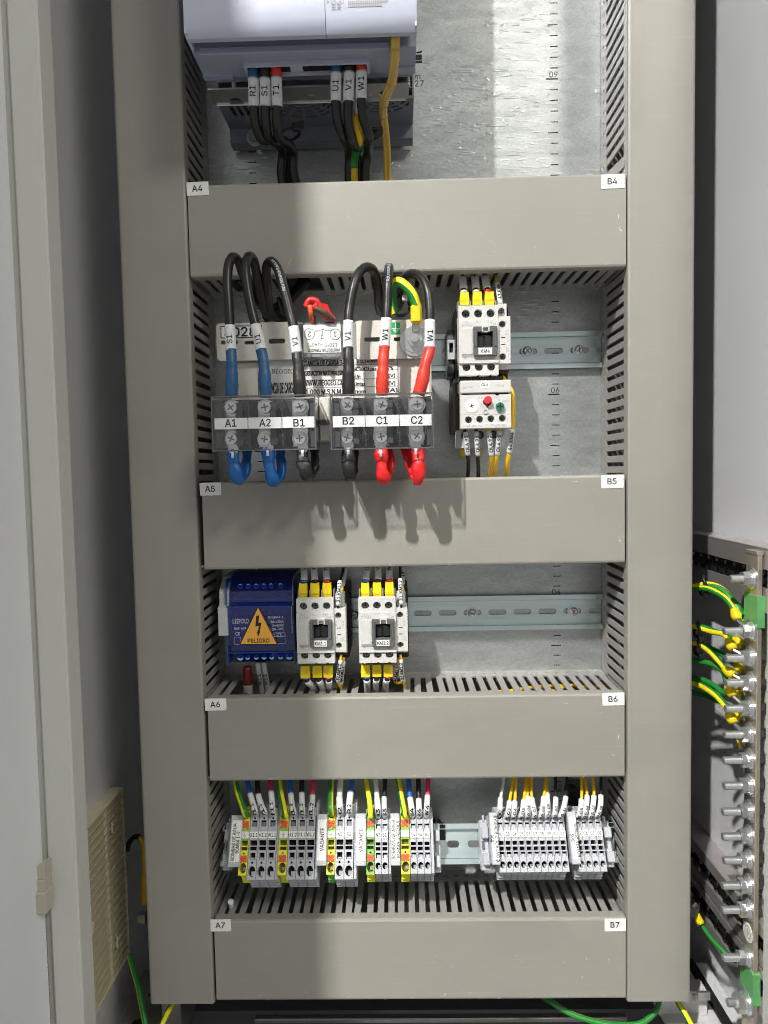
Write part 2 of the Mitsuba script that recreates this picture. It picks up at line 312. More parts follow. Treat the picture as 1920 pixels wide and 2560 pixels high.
# ------------------------------------------------------------------ trunking (slotted cable ducts)
LXO, RXO, DY = -.0597, .4364, -.082
tooth_h = mikit.ply(box(-.0030, .0030, -.0745, -.0165, -.0008, .0008, .0003), 'tooth_grey', smooth=False)   # on top or bottom walls, runs in depth
tooth_v = mikit.ply(box(-.0008, .0008, -.0745, -.0165, -.0030, .0030, .0003), 'tooth_grey', smooth=False)   # on side walls
def holed_strip(a0, a1, pitch, flat):
    """The base strip of a slotted wall: y from -.0165 to 0 with a row of small holes."""
    n = int((a1-a0)/pitch); w = (a1-a0)/n
    if flat:
        s = sg.box(a0, -.0165, a1, 0).difference(unary_union([sg.box(a0+(i+.5)*w-.0017, -.0092, a0+(i+.5)*w+.0017, -.0066) for i in range(n)])); return prism_z(s, -.0008, .0008)
    s = sg.box(-.0165, a0, 0, a1).difference(unary_union([sg.box(-.0092, a0+(i+.5)*w-.0017, -.0066, a0+(i+.5)*w+.0017) for i in range(n)])); return prism_x(s, -.0008, .0008)
def cover(x0, x1, z0, z1, flips, horiz):
    """The lid: a face plate with two lips, rounded along its long edges."""
    r = .0022; lip = .0105
    if horiz:
        pts = [(DY+.001+.0005, z0), (DY+r, z0), (DY+r*.3, z0+r*.3), (DY, z0+r), (DY, z1-r), (DY+r*.3, z1-r*.3), (DY+r, z1), (DY+lip, z1), (DY+lip, z1-.0014), (DY+.0018, z1-.0014), (DY+.0018, z0+.0014), (DY+lip, z0+.0014), (DY+lip, z0)]
        return prism_x(pts[1:], x0, x1)
    pts = [(x0, DY+lip), (x0, DY+r), (x0+r*.3, DY+r*.3), (x0+r, DY), (x1-r, DY), (x1-r*.3, DY+r*.3), (x1, DY+r), (x1, DY+lip), (x1-.0014, DY+lip), (x1-.0014, DY+.0018), (x0+.0014, DY+.0018), (x0+.0014, DY+lip)]
    return prism_z(pts, z0, z1)
ROWS = ((.7785, 1.206), (.5218, .6988), (.3270, .4435), (.1197, .2505))
# uprights
for side in (0, 1):
    nm = 'left' if side == 0 else 'right'
    k = thing('cable_duct', f'tall {"shaded " if side == 0 else "brightly lit "}grey plastic cable duct standing along the {nm} edge', 'cable duct')
    a, b = (LXO, -.0012) if side == 0 else (.3802, RXO)
    zb, zt = .0402, 1.80
    part(k, 'lid', cover(a, b+(.0012 if side == 0 else 0) - (0 if side == 0 else 0), zb, zt, None, False) if side == 0 else cover(a-.0012, b, zb, zt, None, False), 'duct_grey_upright', 20)
    wi, wo = (-.001, LXO+.0025) if side == 0 else (.380, RXO-.0025)
    body = [box(min(wi, wo), max(wi, wo), -.0018, -.0001, zb+.004, zt)] + [box(wo-.0008, wo+.0008, -.0775, -.0018, zb+.004, zt)]
    prev = zb+.004
    for z0, z1 in reversed(ROWS):
        body.append(box(wi-.0008, wi+.0008, -.0775, -.0018, prev, z0-.002)); prev = z1+.002
    part(k, 'channel', cat(body), 'tooth_grey', False)
    for z0, z1 in ROWS: part(k, 'base_strip', holed_strip(z0-.002, z1+.002, .01, False), 'tooth_grey', False, xf=TF().translate([wi, -.0018, 0]))
    for z0, z1 in ROWS:
        n = int((z1-z0+.004)/.01)
        for i in range(n):
            z = z0-.002+(i+.5)*(z1-z0+.004)/n + random.uniform(-.0002, .0002)
            xf = TF().translate([wi, 0, z])
            if random.random() < .2: xf = xf @ TF().rotate([1, 0, 0], random.uniform(-.9, .9))
            if side == 1 and z0 > .7 and i == 2: xf = TF().translate([wi, -.0165, z-.0012]).rotate([1, 0, 0], 7).translate([0, .0165, 0])
            if side == 1 and z0 > .7 and i == 1: xf = TF().translate([wi-.0012, -.0165, z+.0014]).rotate([1, 0, 0], 4).translate([0, .0165, 0])
            part(k, 'tooth', tooth_v, None, xf=xf)
# horizontal runs
HD = [('top', 1.21, 1.29, None, None), ('fourth', .6994, .7780, 'A4', 'B4'), ('fifth', .4434, .5211, 'A5', 'B5'), ('sixth', .2502, .3268, 'A6', 'B6'), ('seventh', .0428, .1195, 'A7', 'B7')]
place = {'A4': ((.0008, .78), (.0199, .7686)), 'A5': ((.0033, .5208), (.0221, .5096)), 'A6': ((.0011, .3269), (.0204, .316)), 'A7': ((-.0009, .1212), (.018, .1099)),
         'B4': ((.3564, .7769), (.3762, .7651)), 'B5': ((.3561, .5208), (.3754, .5094)), 'B6': ((.3567, .3273), (.3761, .316)), 'B7': ((.3584, .1191), (.3776, .1075))}
nm2 = {'fourth': 'uppermost', 'fifth': 'second', 'sixth': 'third', 'seventh': 'lowest'}
for nm, z0, z1, ta, tb in HD:
    k = thing('cable_duct', f'horizontal grey cable duct, the {nm2[nm]} one, between stickers {ta} and {tb}' if ta else 'topmost horizontal grey cable duct above the drive', 'cable duct')
    dx = {'A4': (.0, .0), 'A5': (.0035, .001), 'A6': (.002, .0012), 'A7': (.001, .0)}.get(ta, (0, 0))
    part(k, 'lid', cover(.0014+dx[0] if ta else .2, .3776-dx[1], z0, z1, None, True), 'duct_grey', 20)
    X0, X1 = (.0005 if ta else .2), .3785
    body = [box(X0, X1, -.0018, -.0001, z0+.0015, z1-.0015)]; teeth = []
    for zz, open_ in ((z0+.0024, ta == 'A4'), (z1-.0024, ta in ('A5', 'A6', 'A7'))):
        if not open_: body.append(box(X0, X1, -.0775, -.0018, zz-.0008, zz+.0008)); continue
        st = holed_strip(X0, X1, .01, True); st.apply_translation((0, -.0018, zz)); part(k, 'base_strip', st, 'tooth_grey', False)
        n = 38
        for i in range(n):
            x = X0+(i+.5)*(X1-X0)/n
            if ta == 'A6' and (.022 < x < .052): continue      # teeth broken out for the cables
            if ta == 'A6' and (.138 < x < .176) : continue
            if ta == 'A4' and (.028 < x < .052 or .082 < x < .112): continue
            part(k, 'tooth', tooth_h, None, xf=TF().translate([x+random.uniform(-.0003, .0003), 0, zz]).rotate([0, 1, 0], random.uniform(-2.5, 2.5)).rotate([0, 0, 1], random.uniform(-.5, .5) if random.random() < .85 else random.uniform(-1.6, 1.6)))
    part(k, 'channel', cat(body), 'tooth_grey', False)
    if ta:
        # pale scuffs and chips along the lid edges, long faint scratches
        sc, rr = [], np.random.default_rng(40+int(ta[1]))
        for i in range(30):
            x = rr.uniform(.02, .374); low = rr.random() < .6; z = z0+abs(rr.normal(0, .003))+.001 if low else rr.uniform(z0+.004, z1-.004); a = rr.uniform(-.4, 1.9); l = rr.uniform(.0004, .0017)*(2.0 if rr.random() < .2 else 1); t = rr.uniform(.0001, .0003)
            sc.append(affinity.translate(affinity.rotate(sg.Polygon([(-l, 0), (-l*.3, t), (l*.2, t*.4), (l, 0), (0, -t*.6)]), math.degrees(a), origin=(0, 0)), x, z))
        chips = {'A4': [[(.3708, .7400), (.3713, .7448), (.3718, .7410), (.3713, .7395)], [(.3712, .7350), (.3722, .7318), (.3740, .7302), (.3737, .7292), (.3722, .7300)]], 'A5': [[(.3716, .4668), (.3722, .4640), (.3734, .4623), (.3719, .4624)], [(.330, .5158), (.3355, .5160), (.3352, .5156)]],
                 'A6': [[(.3706, .2852), (.3712, .2898), (.3716, .2880), (.3713, .2850)], [(.3215, .3178), (.3262, .3180), (.326, .3176)]], 'A7': [[(.3420, .0790), (.3423, .0842), (.3428, .0800)], [(.3620, .0822), (.3622, .0788), (.3626, .0800)], [(.2120, .0475), (.2142, .0500), (.2133, .0478), (.2122, .0468)]]}[ta]
        part(k, 'scuff', cat([prism(s_, DY-.00006, DY-.00001) for s_ in sc+[sg.Polygon(c) for c in chips]]), 'scratch', False, kind='stuff')
        ln = []
        for i in range(4 if ta != 'A5' else 3):
            x = rr.uniform(.12, .34); z = rr.uniform(z0+.02, z1-.02); a = rr.uniform(0, PI); l = rr.uniform(.008, .022); c = rr.uniform(-.003, .003)
            ln.append(sg.LineString([(x+math.cos(a)*u*l-math.sin(a)*c*(1-u*u), z+math.sin(a)*u*l+math.cos(a)*c*(1-u*u)) for u in np.linspace(-1, 1, 9)]).buffer(.00006))
        if ta == 'A5': ln.append(sg.LineString([(.3418, .5180), (.3462, .5080), (.3505, .4975), (.3528, .4880), (.3545, .4800)]).buffer(.00012))
        part(k, 'scratch', cat([prism(g_, DY-.00004, DY-.000005) for g_ in ln]), 'scratch_dark', False, kind='stuff')
    for t in (ta, tb):
        if not t: continue
        (xa, za), (xb, zb_) = place[t]
        kk = thing('label_sticker', f'white sticker {t} at the {"left" if t[0] == "A" else "right"} end of the {nm2[nm]} horizontal duct', 'sticker')
        tilt = random.uniform(-.6, .6)+(1.2 if t[0] == 'A' and t[1] in '45' else .6)
        m = prism(affinity.rotate(sg.box(xa, zb_, xb, za), tilt), DY-.0006, DY-.00015); part(kk, 'paper', m, 'sticker_white', False)
        part(kk, 'lettering', text(t, .0051, (xa+xb)/2-.0004, DY-.0006, (za+zb_)/2+.0002, rot=tilt, bold=True, depth=.0001), 'ink', False)
# ------------------------------------------------------------------ frequency drive at the top
dv = thing('frequency_drive', 'pale blue grey frequency drive hanging at the top with cables leaving its underside', 'drive')
DX0, DX1, DT = .0256, .1985, 1.20
prof = [(-.155, .8532), (-.159, .8536), (-.1625, .8575), (-.1642, .864), (-.165, .875), (-.165, DT), (-.1625, DT), (-.1625, .8755), (-.1615, .865), (-.1585, .8565), (-.155, .8555)]
xs = .131
part(dv, 'front_cover', cat(prism_x(prof, DX0+.0005, xs-.0002), prism_x([(-.1630, .856), (-.163, DT), (-.152, DT), (-.142, .8545), (-.158, .8545)], DX0, DX0+.002)), 'drive_grey', 30)
part(dv, 'front_cover', cat(prism_x(prof, xs+.0002, DX1), prism_x([(-.1630, .856), (-.163, DT), (-.15, DT), (-.15, .8545), (-.158, .8545)], DX1-.0015, DX1)), 'drive_grey', 30)
part(dv, 'underside', cat(box(DX0+.002, DX1-.0015, -.1605, -.1415, .868, .871), box(DX0, DX1, -.1415, -.106, .8535, .91), box(DX0+.006, DX1-.02, -.1445, -.1385, .8505, .8560, .0006), box(DX0, .050, -.112, -.106, .8515, .8535), box(.178, DX1, -.1155, -.106, .8518, .8535)), 'drive_dark', False)
part(dv, 'main_housing', box(DX0+.001, DX1-.001, -.160, -.066, .871, DT), 'drive_grey', False)
ox0, ox1, oy0, oy1 = .062, .1616, -.1275, -.1115
op = sg.box(ox0, oy0, ox1, oy1); inn = sg.box(ox0+.002, oy0+.002, ox1-.002, oy1-.0015)
part(dv, 'cable_opening', prism_z(op.difference(inn), .8500, .8534), 'drive_grey', False)
part(dv, 'recess', cat(prism_z(inn, .8528, .8533)), 'cavity', False)
part(dv, 'terminal', cat(box(.098, .108, -.124, -.114, .8522, .8526)), 'drive_grey', False)
t_ = [('R/L1', 460), ('S/L2', 532), ('T/L3', 610), ('-UD', 690), ('BR', 768), ('+UD', 846), ('DC+', 922), ('U/T1', 998), ('V/T2', 1075), ('W/T3', 1155)]
# embossed legend on the ledge: same colour, only raised
def down_text(s, h, x, y, z, w=None):
    m = text(s, h, 0, 0, 0, w=w, depth=.0003); v = np.array(m.vertices); m.vertices = np.stack([x+v[:, 0], y+v[:, 2]*.8, z+v[:, 1]], 1); return m
part(dv, 'lettering', cat([text(s, .0026, .0702 + (px-460)*(.1552 - .0702)/695, -.1445, .8533, depth=.0003) for s, px in t_]), 'drive_dark', False)
part(dv, 'print', cat([text('ATENÇÃO', .0034, .1386, -.165, .8737, w=.0125), *[box(.1385+a, .1385+b, -.16515, -.16502, .8699+c, .8699+d) for o in (-.0026, .0014) for a, b, c, d in ((o, o+.0030, .0012, .0016), (o, o+.0030, -.0004, 0), (o, o+.0030, -.0018, -.0014), (o+.0013, o+.0017, -.0018, .0022))]]
    + [box(.148 + i*.0014, .148 + i*.0014+.001, -.16515, -.16502, z_-.001, z_+.001) for i in range(21) for z_ in ((.8726,) + ((.8703,) if i < 18 else ()))]), 'ink_grey', False)
# tin bracket under the drive
bx0, bx1 = .0267, .1935
brk = sg.box(bx0, -.1045, bx1, -.0810)
for cx_, cy_, r_ in ((.0466, -.0855, .0052), (.174, -.0905, .0055)):
    brk = brk.difference(sg.Point(cx_, cy_).buffer(r_))
brk = brk.difference(sg.box(.0466 - .0058, -.085, .0466 + .0058, -.0)).buffer(-.0012).buffer(.0012)
part(dv, 'bracket', cat(prism_z(brk, .8448, .8462), box(bx0+.002, bx1-.002, -.0822, -.0808, .8432, .8462, .0006)), 'bracket_tin', False, label='bent tin cable bracket below the drive')
part(dv, 'screw', cat(cyl((.16, -.088, .8449), (.16, -.088, .8435), .0026), cyl((.1111, -.088, .8449), (.1111, -.088, .8444), .0042, n=28)), 'zinc_dull')
# heat sink with fan grilles
grill = sg.box(DX0, -.0655, DX1, -.018); holes = []
for x0 in (330, 372, 414):
    a = .0342 + (x0-330)*.000148; holes.append(sg.Polygon([(a, -.060), (a+.0035, -.060), (a+.0048, -.040), (a+.0013, -.040)]))
def arcs(cx, cy, radii, a0, a1):
    for r in radii:
        for q in np.arange(a0, a1, 24):
            pts = [(cx+rr*math.cos(math.radians(t)), cy+rr*math.sin(math.radians(t))) for rr, ts in ((r, np.linspace(q, q+18, 6)), (r+.003, np.linspace(q+18, q, 6))) for t in ts]
            holes.append(sg.Polygon(pts).intersection(sg.box(DX0+.004, -.064, DX1-.004, -.022)))
arcs(.1001, -.070, (.010, .0155, .021, .0265, .032), 0, 180)
arcs(.1697, -.070, (.010, .0155, .021, .0265), 0, 180)
part(dv, 'fan_grille', prism_z(grill.difference(unary_union(holes)), .8535, .8555), 'drive_back', False)
part(dv, 'heat_sink', cat(box(DX0, DX1, -.0655, -.018, .862, .863), box(DX0, DX0+.0015, -.0655, -.010, .8535, DT), box(DX1-.0015, DX1, -.0655, -.006, .8535, DT), box(DX0, DX1, -.018, -.015, .8405, .8700, .0005), box(DX0, DX1, -.0155, -.004, .8395, .8415, .0004)), 'drive_back', False)
bx, by_, bz_ = (.0498, -.022, .8437)
part(dv, 'fixing_bolt', cat(cyl((bx, by_+.0215, bz_), (bx, by_+.001, bz_), .004), cyl((bx, by_+.001, bz_), (bx, by_-.0008, bz_), .0078, n=30), cyl((bx, by_-.0008, bz_), (bx, by_-.004, bz_), .0056, .0044)), 'zinc')

# power cables of the drive: each is one cable with a coloured end, a marker and a long drop into the duct
def drive_cable(txt, col, xt, mk_a, mk_b, low, drop, r=.0039):
    mt = {'blue': 'shrink_blue', 'black': 'shrink_black', 'red': 'shrink_red'}[col]
    k = thing('power_cable', f'black cable with {col} end and sleeve {txt}, {"left" if txt[0] in "RST" else "right"} bundle under the drive', 'cable', 'power cables of the drive')
    top = (mk_a[0], -.1195, .8565); pts = [top, mk_a, mk_b] + low + drop; p = Path(pts)
    d = lambda g: p.s[np.argmin(np.linalg.norm(p.p-np.array(g), axis=1))]
    a, b = d(mk_a), d(mk_b)
    part(k, 'insulation', tube(p, r), 'cable_black', True); part(k, 'heat_shrink', tube(p.cut(0, a+.003), r*1.10), mt, True)
    sleeve(k, p, a, b, r*1.12, txt, .0048, bold=False)
    return k, p
def zat(x, z): return z
A, B = -.1165, -.112
drive_cable('R1', 'blue', 0, (.0678, -.1175, .8464), (.0668, -.113, .8265), [(.0668, -.108, .8148), (.0696, -.096, .808), (.0763, -.08, .8124)], [(.0803, -.058, .8131), (.0781, -.05, .797), (.0823, -.045, .765)])
drive_cable('S1', 'black', 0, (.0772, -.1175, .8461), (.0762, -.113, .8262), [(.0753, -.108, .8145), (.0756, -.092, .809), (.0826, -.072, .8151)], [(.0836, -.046, .8182), (.0827, -.042, .8001), (.0905, -.04, .765)])
drive_cable('T1', 'red', 0, (.0865, -.1175, .8465), (.0857, -.113, .826), [(.0845, -.108, .8143), (.084, -.094, .8092), (.0877, -.078, .8129)], [(.0909, -.06, .8119), (.0899, -.052, .7959), (.0995, -.048, .765)])
drive_cable('U1', 'blue', 0, (.1347, -.1175, .8488), (.1336, -.113, .8287), [(.1343, -.108, .8154), (.1378, -.096, .8081)], [(.1404, -.066, .808), (.1395, -.056, .7929), (.139, -.05, .765)])
drive_cable('V1', 'black', 0, (.1452, -.1175, .8491), (.1438, -.113, .8284), [(.1431, -.108, .8152), (.1457, -.096, .804)], [(.1491, -.058, .8112), (.1486, -.05, .7951), (.1485, -.045, .765)])
drive_cable('W1', 'red', 0, (.155, -.1175, .8494), (.1544, -.113, .83), [(.1552, -.108, .8173), (.1597, -.096, .8074)], [(.1571, -.064, .8084), (.1546, -.056, .7925), (.154, -.05, .765)])
# printed text along some of them
k = thing('earth_wire', 'green and yellow earth wire with crimped lug between the V1 and W1 cables', 'wire')
p = Path([(.1481, -.1, .8438), (.1486, -.1, .8278), (.1491, -.098, .8146), (.1508, -.09, .8091), (.1469, -.07, .8088), (.1441, -.06, .8036), (.1437, -.055, .7904), (.1440, -.05, .768)])
part(k, 'lug', cat(tube(p.cut(0, .022), .0025), ), 'zinc'); part(k, 'insulation', tube(p.cut(.021, .06), .0041), 'wire_yellow', True)
part(k, 'green_band', tube(p.cut(.045, .078), .0043), 'wire_green', True); part(k, 'stripe', tube(p.cut(.078, p.L), .0040), 'wire_yellow', True)
# clear sheathed control cable
k = thing('control_cable', 'amber translucent sheathed control cable hanging from the right of the drive', 'cable')
p = Path([(.1828, -.15, .8607), (.1824, -.148, .8514), (.1815, -.14, .8418), (.1791, -.128, .8339), (.1742, -.114, .8302), (.1715, -.098, .8281), (.1727, -.085, .82), (.174, -.066, .8084), (.1738, -.05, .7902), (.1735, -.045, .768)])
part(k, 'sheath', tube(p, lambda s: .0036 if s < .075 else .0028, 14), 'clear_sheath', True)
part(k, 'seam', cat([tube(Path(p.cut(.002, p.L-.002).p+np.array([dx, -.0021, 0])), .0018, 8) for dx in (-.0015, .0015)]), 'amber', True)
part(k, 'tie', cat([tube(p.cut(s_, s_+.0012), .0041, 14) for s_ in (.012, .036, .060, .074)]), 'clear_sheath', True)
for (cx_, cy_), w in (((700, 830), 'left'), ((1228, 830), 'right')):
    k = thing('cable_tie', f'black cable tie round the {w} bundle under the drive', 'cable tie')
    c0 = (.0885, -.078, .8189) if w == 'left' else (.1594, -.084, .8142)
    p_ = Path([(c0[0]+.011*math.cos(t)*1.0, c0[1]+.010*math.sin(t), c0[2]+.003*math.cos(t)) for t in np.linspace(0, 2*PI, 14)])
    part(k, 'strap', tube(p_, .0013, 8), 'black_plastic', True)
    hx_ = (.098, -.086, .8216) if w == 'left' else (.165, -.088, .8142)
    part(k, 'head', cat(box(hx_[0]-.004, hx_[0]+.0035, hx_[1]-.003, hx_[1]+.003, hx_[2]-.003, hx_[2]+.0035, .0008), box(hx_[0]+.002, hx_[0]+.006, hx_[1]-.001, hx_[1]+.001, hx_[2]-.0015, hx_[2]+.005, .0004)), 'black_plastic')
# ------------------------------------------------------------------ load reactor in the second bay
lr = thing('load_reactor', 'cream load reactor with mounting flanges and printed nameplate behind the terminal blocks', 'reactor')
RX0, RX1 = .0372, .2086
rz0, rz1 = .5561, .6246
part(lr, 'core', cat(box(RX0, RX1, -.096, -.004, rz0, rz1, .002), box(.1946, .1965, -.0965, -.0958, rz0+.01, rz1)), 'cream', False)
def flange(x0, x1, z0, z1, slots):
    s = rrect(x0, x1, z0, z1, .003)
    for a, b, c, d in slots: s = s.difference(rrect(a, b, c, d, min(abs(d-c), abs(b-a))*.45))
    return prism(s, -.1025, -.1005)
zA, zB = .6239, .6551
part(lr, 'flange', cat(flange(.0273, .1003, zA, zB, [(*(.0307, .0455), *(.6375, .641)), (*(.0508, .0616), *(.6371, .6403)), (*(.0714, .0854), *(.6372, .6414))]),
    box(.0298, .1003, -.1003, -.06, zB-.002, zB)), 'cream', False, label='left cream flange with three slots')
part(lr, 'flange', cat(flange(.1449, .2042, .6225, .6546, [(*(.152, .1659), *(.637, .6408)), (*(.177, .1843), *(.637, .6403))]),
    box(.1449, .2042, -.1003, -.06, .6546-.002, .6546)), 'cream', False, label='right cream flange with two slots')
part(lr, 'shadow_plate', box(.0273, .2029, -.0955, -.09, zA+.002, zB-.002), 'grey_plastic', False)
# number sticker on the flange
x0, x1, z0, z1 = *(.0311, .0663), *(.6426, .6528)
part(lr, 'number_sticker', box(x0, x1, -.1028, -.1026, z0, z1), 'sticker_white', False)
fr = sg.box(x0, z0, x1, z1); part(lr, 'sticker_border', cat(prism(fr.difference(fr.buffer(-.0007)), -.1030, -.10285), text('3028', .0075, (x0+x1)/2-.001, -.1029, (z0+z1)/2, w=.027, bold=True)), 'ink', False)
# nameplate
npl = part(lr, 'nameplate', box(.0607, .1804, -.0968, -.0962, .5934, .6245), 'sticker_white', False)
ny_ = -.0968
def nt(s, x0, x1, y, hpx, **k):
    """Text between two columns of the nameplate, rows counted as on the plate."""
    xx = lambda v: .0991 + (v-690)*(.1801 - .0991)/635
    zz = lambda v: .6241 + (v-50)*(.5938 - .6241)/240
    m_ = text(s, 1.0, 0, 0, 0, w=1.0, depth=.0002, **k); v = np.array(m_.vertices); b = m_.bounds
    v[:, 0] = xx((x0+x1)/2) + v[:, 0]*(xx(x1)-xx(x0)); v[:, 2] = zz(y) + v[:, 2]/(b[1][2]-b[0][2])*hpx*(zz(0)-zz(1)); v[:, 1] += ny_; m_.vertices = v
    if not k.get('bold'): return m_
    m2 = m_.copy(); m2.apply_translation((.00022, -.00005, 0)); return cat(m_, m2)
def nr(x0, x1, y0, y1):
    xx = lambda v: .0991 + (v-690)*(.1801 - .0991)/635
    zz = lambda v: .6241 + (v-50)*(.5938 - .6241)/240
    return box(xx(x0), xx(x1), ny_-.0002, ny_-.00002, zz(y1), zz(y0))
part(npl, 'lettering', cat(nt('REACTANCIA DE CARGA 3~', 640, 968, 76, 40, bold=True), nt('REFRIGERACION NATURAL(SN)', 640, 968, 142, 40, bold=True), nt('WWW.REGGIO.CL', 690, 958, 207, 40, bold=True), nt('1.000 M.S.N.M.', 705, 950, 267, 38, bold=True),
    nt('L = 0,36[mH]', 1028, 1196, 68, 32, bold=True), nt('5,0%', 1225, 1300, 68, 28), nt('REACTANCIA para', 1010, 1180, 120, 34, bold=True), nt('7%', 1258, 1292, 118, 28, bold=True), nt('Un', 1036, 1072, 170, 28, bold=True), nt('[V]', 1262, 1304, 168, 30, bold=True),
    nt('Umax', 1028, 1105, 220, 28, bold=True), nt('[V]', 1262, 1304, 219, 30, bold=True), nt('Inom', 1020, 1106, 270, 26, bold=True), nt('[A]', 1255, 1318, 265, 30, bold=True),
    nt('REGGIO', 484, 632, 124, 30), nt('REACTANCIA DE CARGA', 395, 632, 236, 74, bold=True),
    nr(690, 1325, 47, 50), nr(690, 1325, 90, 93), nr(690, 1325, 130, 133), nr(690, 1325, 186, 189), nr(690, 1325, 238, 241), nr(690, 1325, 288, 291), nr(1322, 1326, 47, 291), nr(1012, 1015, 47, 291), nr(388, 391, 60, 291)), 'ink', False)
# thermal protector
tp = thing('thermal_protector', 'small clear terminal housing with upside down white label between the reactor flanges', 'protector')
tx0, tx1, tz0, tz1 = *(.1017, .134), *(.6226, .6529)
part(tp, 'housing', box(tx0, tx1, -.1105, -.1005, tz0, tz1, .0015), 'zinc_dull', False)
part(tp, 'label', box(*(.1019, .1332), -.1115, -.1107, *(.6273, .6503)), 'sticker_white', False)
tt = [text('PROTECTOR TERMICO', .0024, .1187, -.1116, .6294, rot=180, w=.0265, bold=True), text('130°C', .0026, .1248, -.1116, .6335, rot=180), text('140°C', .0026, .1102, -.1116, .6338, rot=180), text('~', .0026, .1169, -.1116, .6337, rot=180),
    text('1', .0042, .1284, -.1116, .6421, rot=180), text('2', .0042, .1071, -.1116, .6428, rot=180)]
for c in ((.1286, .6421), (.1071, .6428)): tt.append(ring(c[0], c[1], -.1118, -.1116, .0046, .0042, 32))
sx, sz = .1182, .6426
for a, b, c, d in ((-.0065, -.001, .0024, .0028), (.001, .0065, .0024, .0028), (-.0008, .0012, .0036, .0040), (-.0002, .0002, -.0012, .0036), (-.0016, .0004, -.0012, -.0008), (-.0016, -.0012, -.0036, -.0008), (-.0016, .0010, -.004, -.0036)): tt.append(box(sx+a, sx+b, -.1118, -.1116, sz+c, sz+d))
part(tp, 'lettering', cat(tt), 'ink', False)
for c in ((.1065, .6252), (.1183, .6249), (.1299, .6247)): part(tp, 'screw', ycyl(c[0], c[1], -.1105, -.1125, .0018), 'zinc')
for a0, a1 in ((652, 686), (1018, 1042)):
    mesh_ = [box(*(.0961, .1004), -.1035, -.1030, tz0, tz1) if a0 == 652 else box(*(.1422, .1452), -.1035, -.1030, tz0, tz1)]
    part(tp, 'side_gauze', cat(mesh_), 'grey_plastic', False)
# twisted leads in red tape
k = thing('taped_lead', 'pair of stripped dark leads wrapped in crumpled red tape above the protector', 'wire')
c0 = np.array((.1145, -.108, .6649))
def crumple(pts, seed, amp=.0012):
    m = trimesh.convex.convex_hull(np.array(pts)); m = m.subdivide().subdivide(); v = np.array(m.vertices); n = np.array(m.vertex_normals); m.vertices = v+n*((meshkit.noise(v*260, seed)-.5)*2*amp)[:, None]; return m
P_ = [np.array(q_) for q_ in ((.1046, -.113, .6659), (.1084, -.113, .6706), (.1153, -.114, .6678), (.1226, -.113, .6666), (.1284, -.112, .6542), (.1199, -.113, .6576), (.1076, -.113, .6603))]
part(k, 'tape', cat(crumple([P_[2], P_[3], P_[4], P_[5], *(q_+[0, .006, 0] for q_ in (P_[2], P_[3], P_[4], P_[5]))], 3), tube(Path([P_[0]+[0, 0, -.001], P_[1], P_[2], P_[6]]), .0024, 9), tube(Path([P_[2], P_[5], P_[4]]), .0022, 8)), 'tape_red', 40)
part(k, 'lead', tube(Path([(.1088, -.117, .6648), (.1095, -.117, .6582), (.1097, -.11, .6529)]), .0022, 10), 'push_orange', True)
part(k, 'lead', tube(Path([(.1133, -.119, .6625), (.1204, -.118, .6589), (.1267, -.114, .6536)]), lambda s: .0026+.0003*math.sin(s*2500), 12), 'lead_brown', True)
part(k, 'lead', cat(tube(Path([(.1081, -.113, .6566), (.1079, -.109, .6532)]), .0012, 8), tube(Path([(.1118, -.113, .6572), (.1111, -.109, .6531)]), .0012, 8)), 'cable_black', True)
# earth stud, its sticker and wire
es = thing('earth_stud', 'large shiny earth stud with stacked washers on the right reactor flange', 'bolt')
sx, sz = .1946, .6374
part(es, 'washer', cat(ycyl(sx, sz-.001, -.1027, -.1042, .0125, 36), ring(sx, sz, -.1042, -.1052, .0105, .004, 32)), 'bright_zinc'); part(es, 'nut', ycyl(sx, sz, -.1052, -.1095, .0066, 6), 'bright_zinc', False); part(es, 'thread', cat([ycyl(sx, sz, -.1095-i*.0009, -.1095-i*.0009-.0007, .0034) for i in range(6)] + [ycyl(sx, sz, -.1090, -.1150, .0029)]), 'bright_zinc')
kk = thing('earth_sticker', 'small green square sticker with white earth symbol on the cream flange', 'sticker')
x0, x1, z0, z1 = *(.1749, .1828), *(.6425, .6525)
part(kk, 'paper', box(x0, x1, -.1028, -.1026, z0, z1), 'sticker_green', False); cx_, cz_ = (x0+x1)/2, (z0+z1)/2
part(kk, 'symbol', cat(box(cx_-.0004, cx_+.0004, -.1030, -.10285, cz_-.0002, cz_+.0042), *[box(cx_-w_, cx_+w_, -.1030, -.10285, cz_-.0006-i*.0013, cz_+.0001-i*.0013) for i, w_ in enumerate((.0036, .0023, .0011))]), 'sticker_white', False)
k = thing('earth_wire', 'green and yellow earth wire arching to the yellow lug on the earth stud', 'wire')
p = Path([(.1786, -.098, .6609), (.1762, -.1, .6702), (.1768, -.104, .6803), (.1811, -.11, .6841), (.1876, -.113, .6796), (.1935, -.114, .6716), (.1964, -.114, .6622)])
insulate(k, p, .0040, YG, twist=26, phase=1.0)
part(k, 'lug', box(*(.1914, .2003), -.118, -.110, *(.649, .6638), .0015), 'lug_yellow'); part(k, 'ring_tongue', cat(box(*(.1925, .1984), -.1125, -.1108, *(.6424, .6497), .0006)), 'zinc')
k = thing('cable_tie', 'black cable tie with pale grey head beside the arching earth wire', 'cable tie')
c0 = (.1832, -.095, .6712)
part(k, 'strap', tube(Path([(c0[0]+.008*math.cos(t), c0[1]+.006*math.sin(t), c0[2]-.004+.009*math.sin(t)) for t in np.linspace(0, 2*PI, 12)]), .0012, 8), 'black_plastic', True)
c0 = (.1868, -.104, .6721); part(k, 'head', box(c0[0]-.0022, c0[0]+.0022, c0[1]-.002, c0[1]+.002, c0[2]-.0022, c0[2]+.0022, .0005), 'sticker_white')

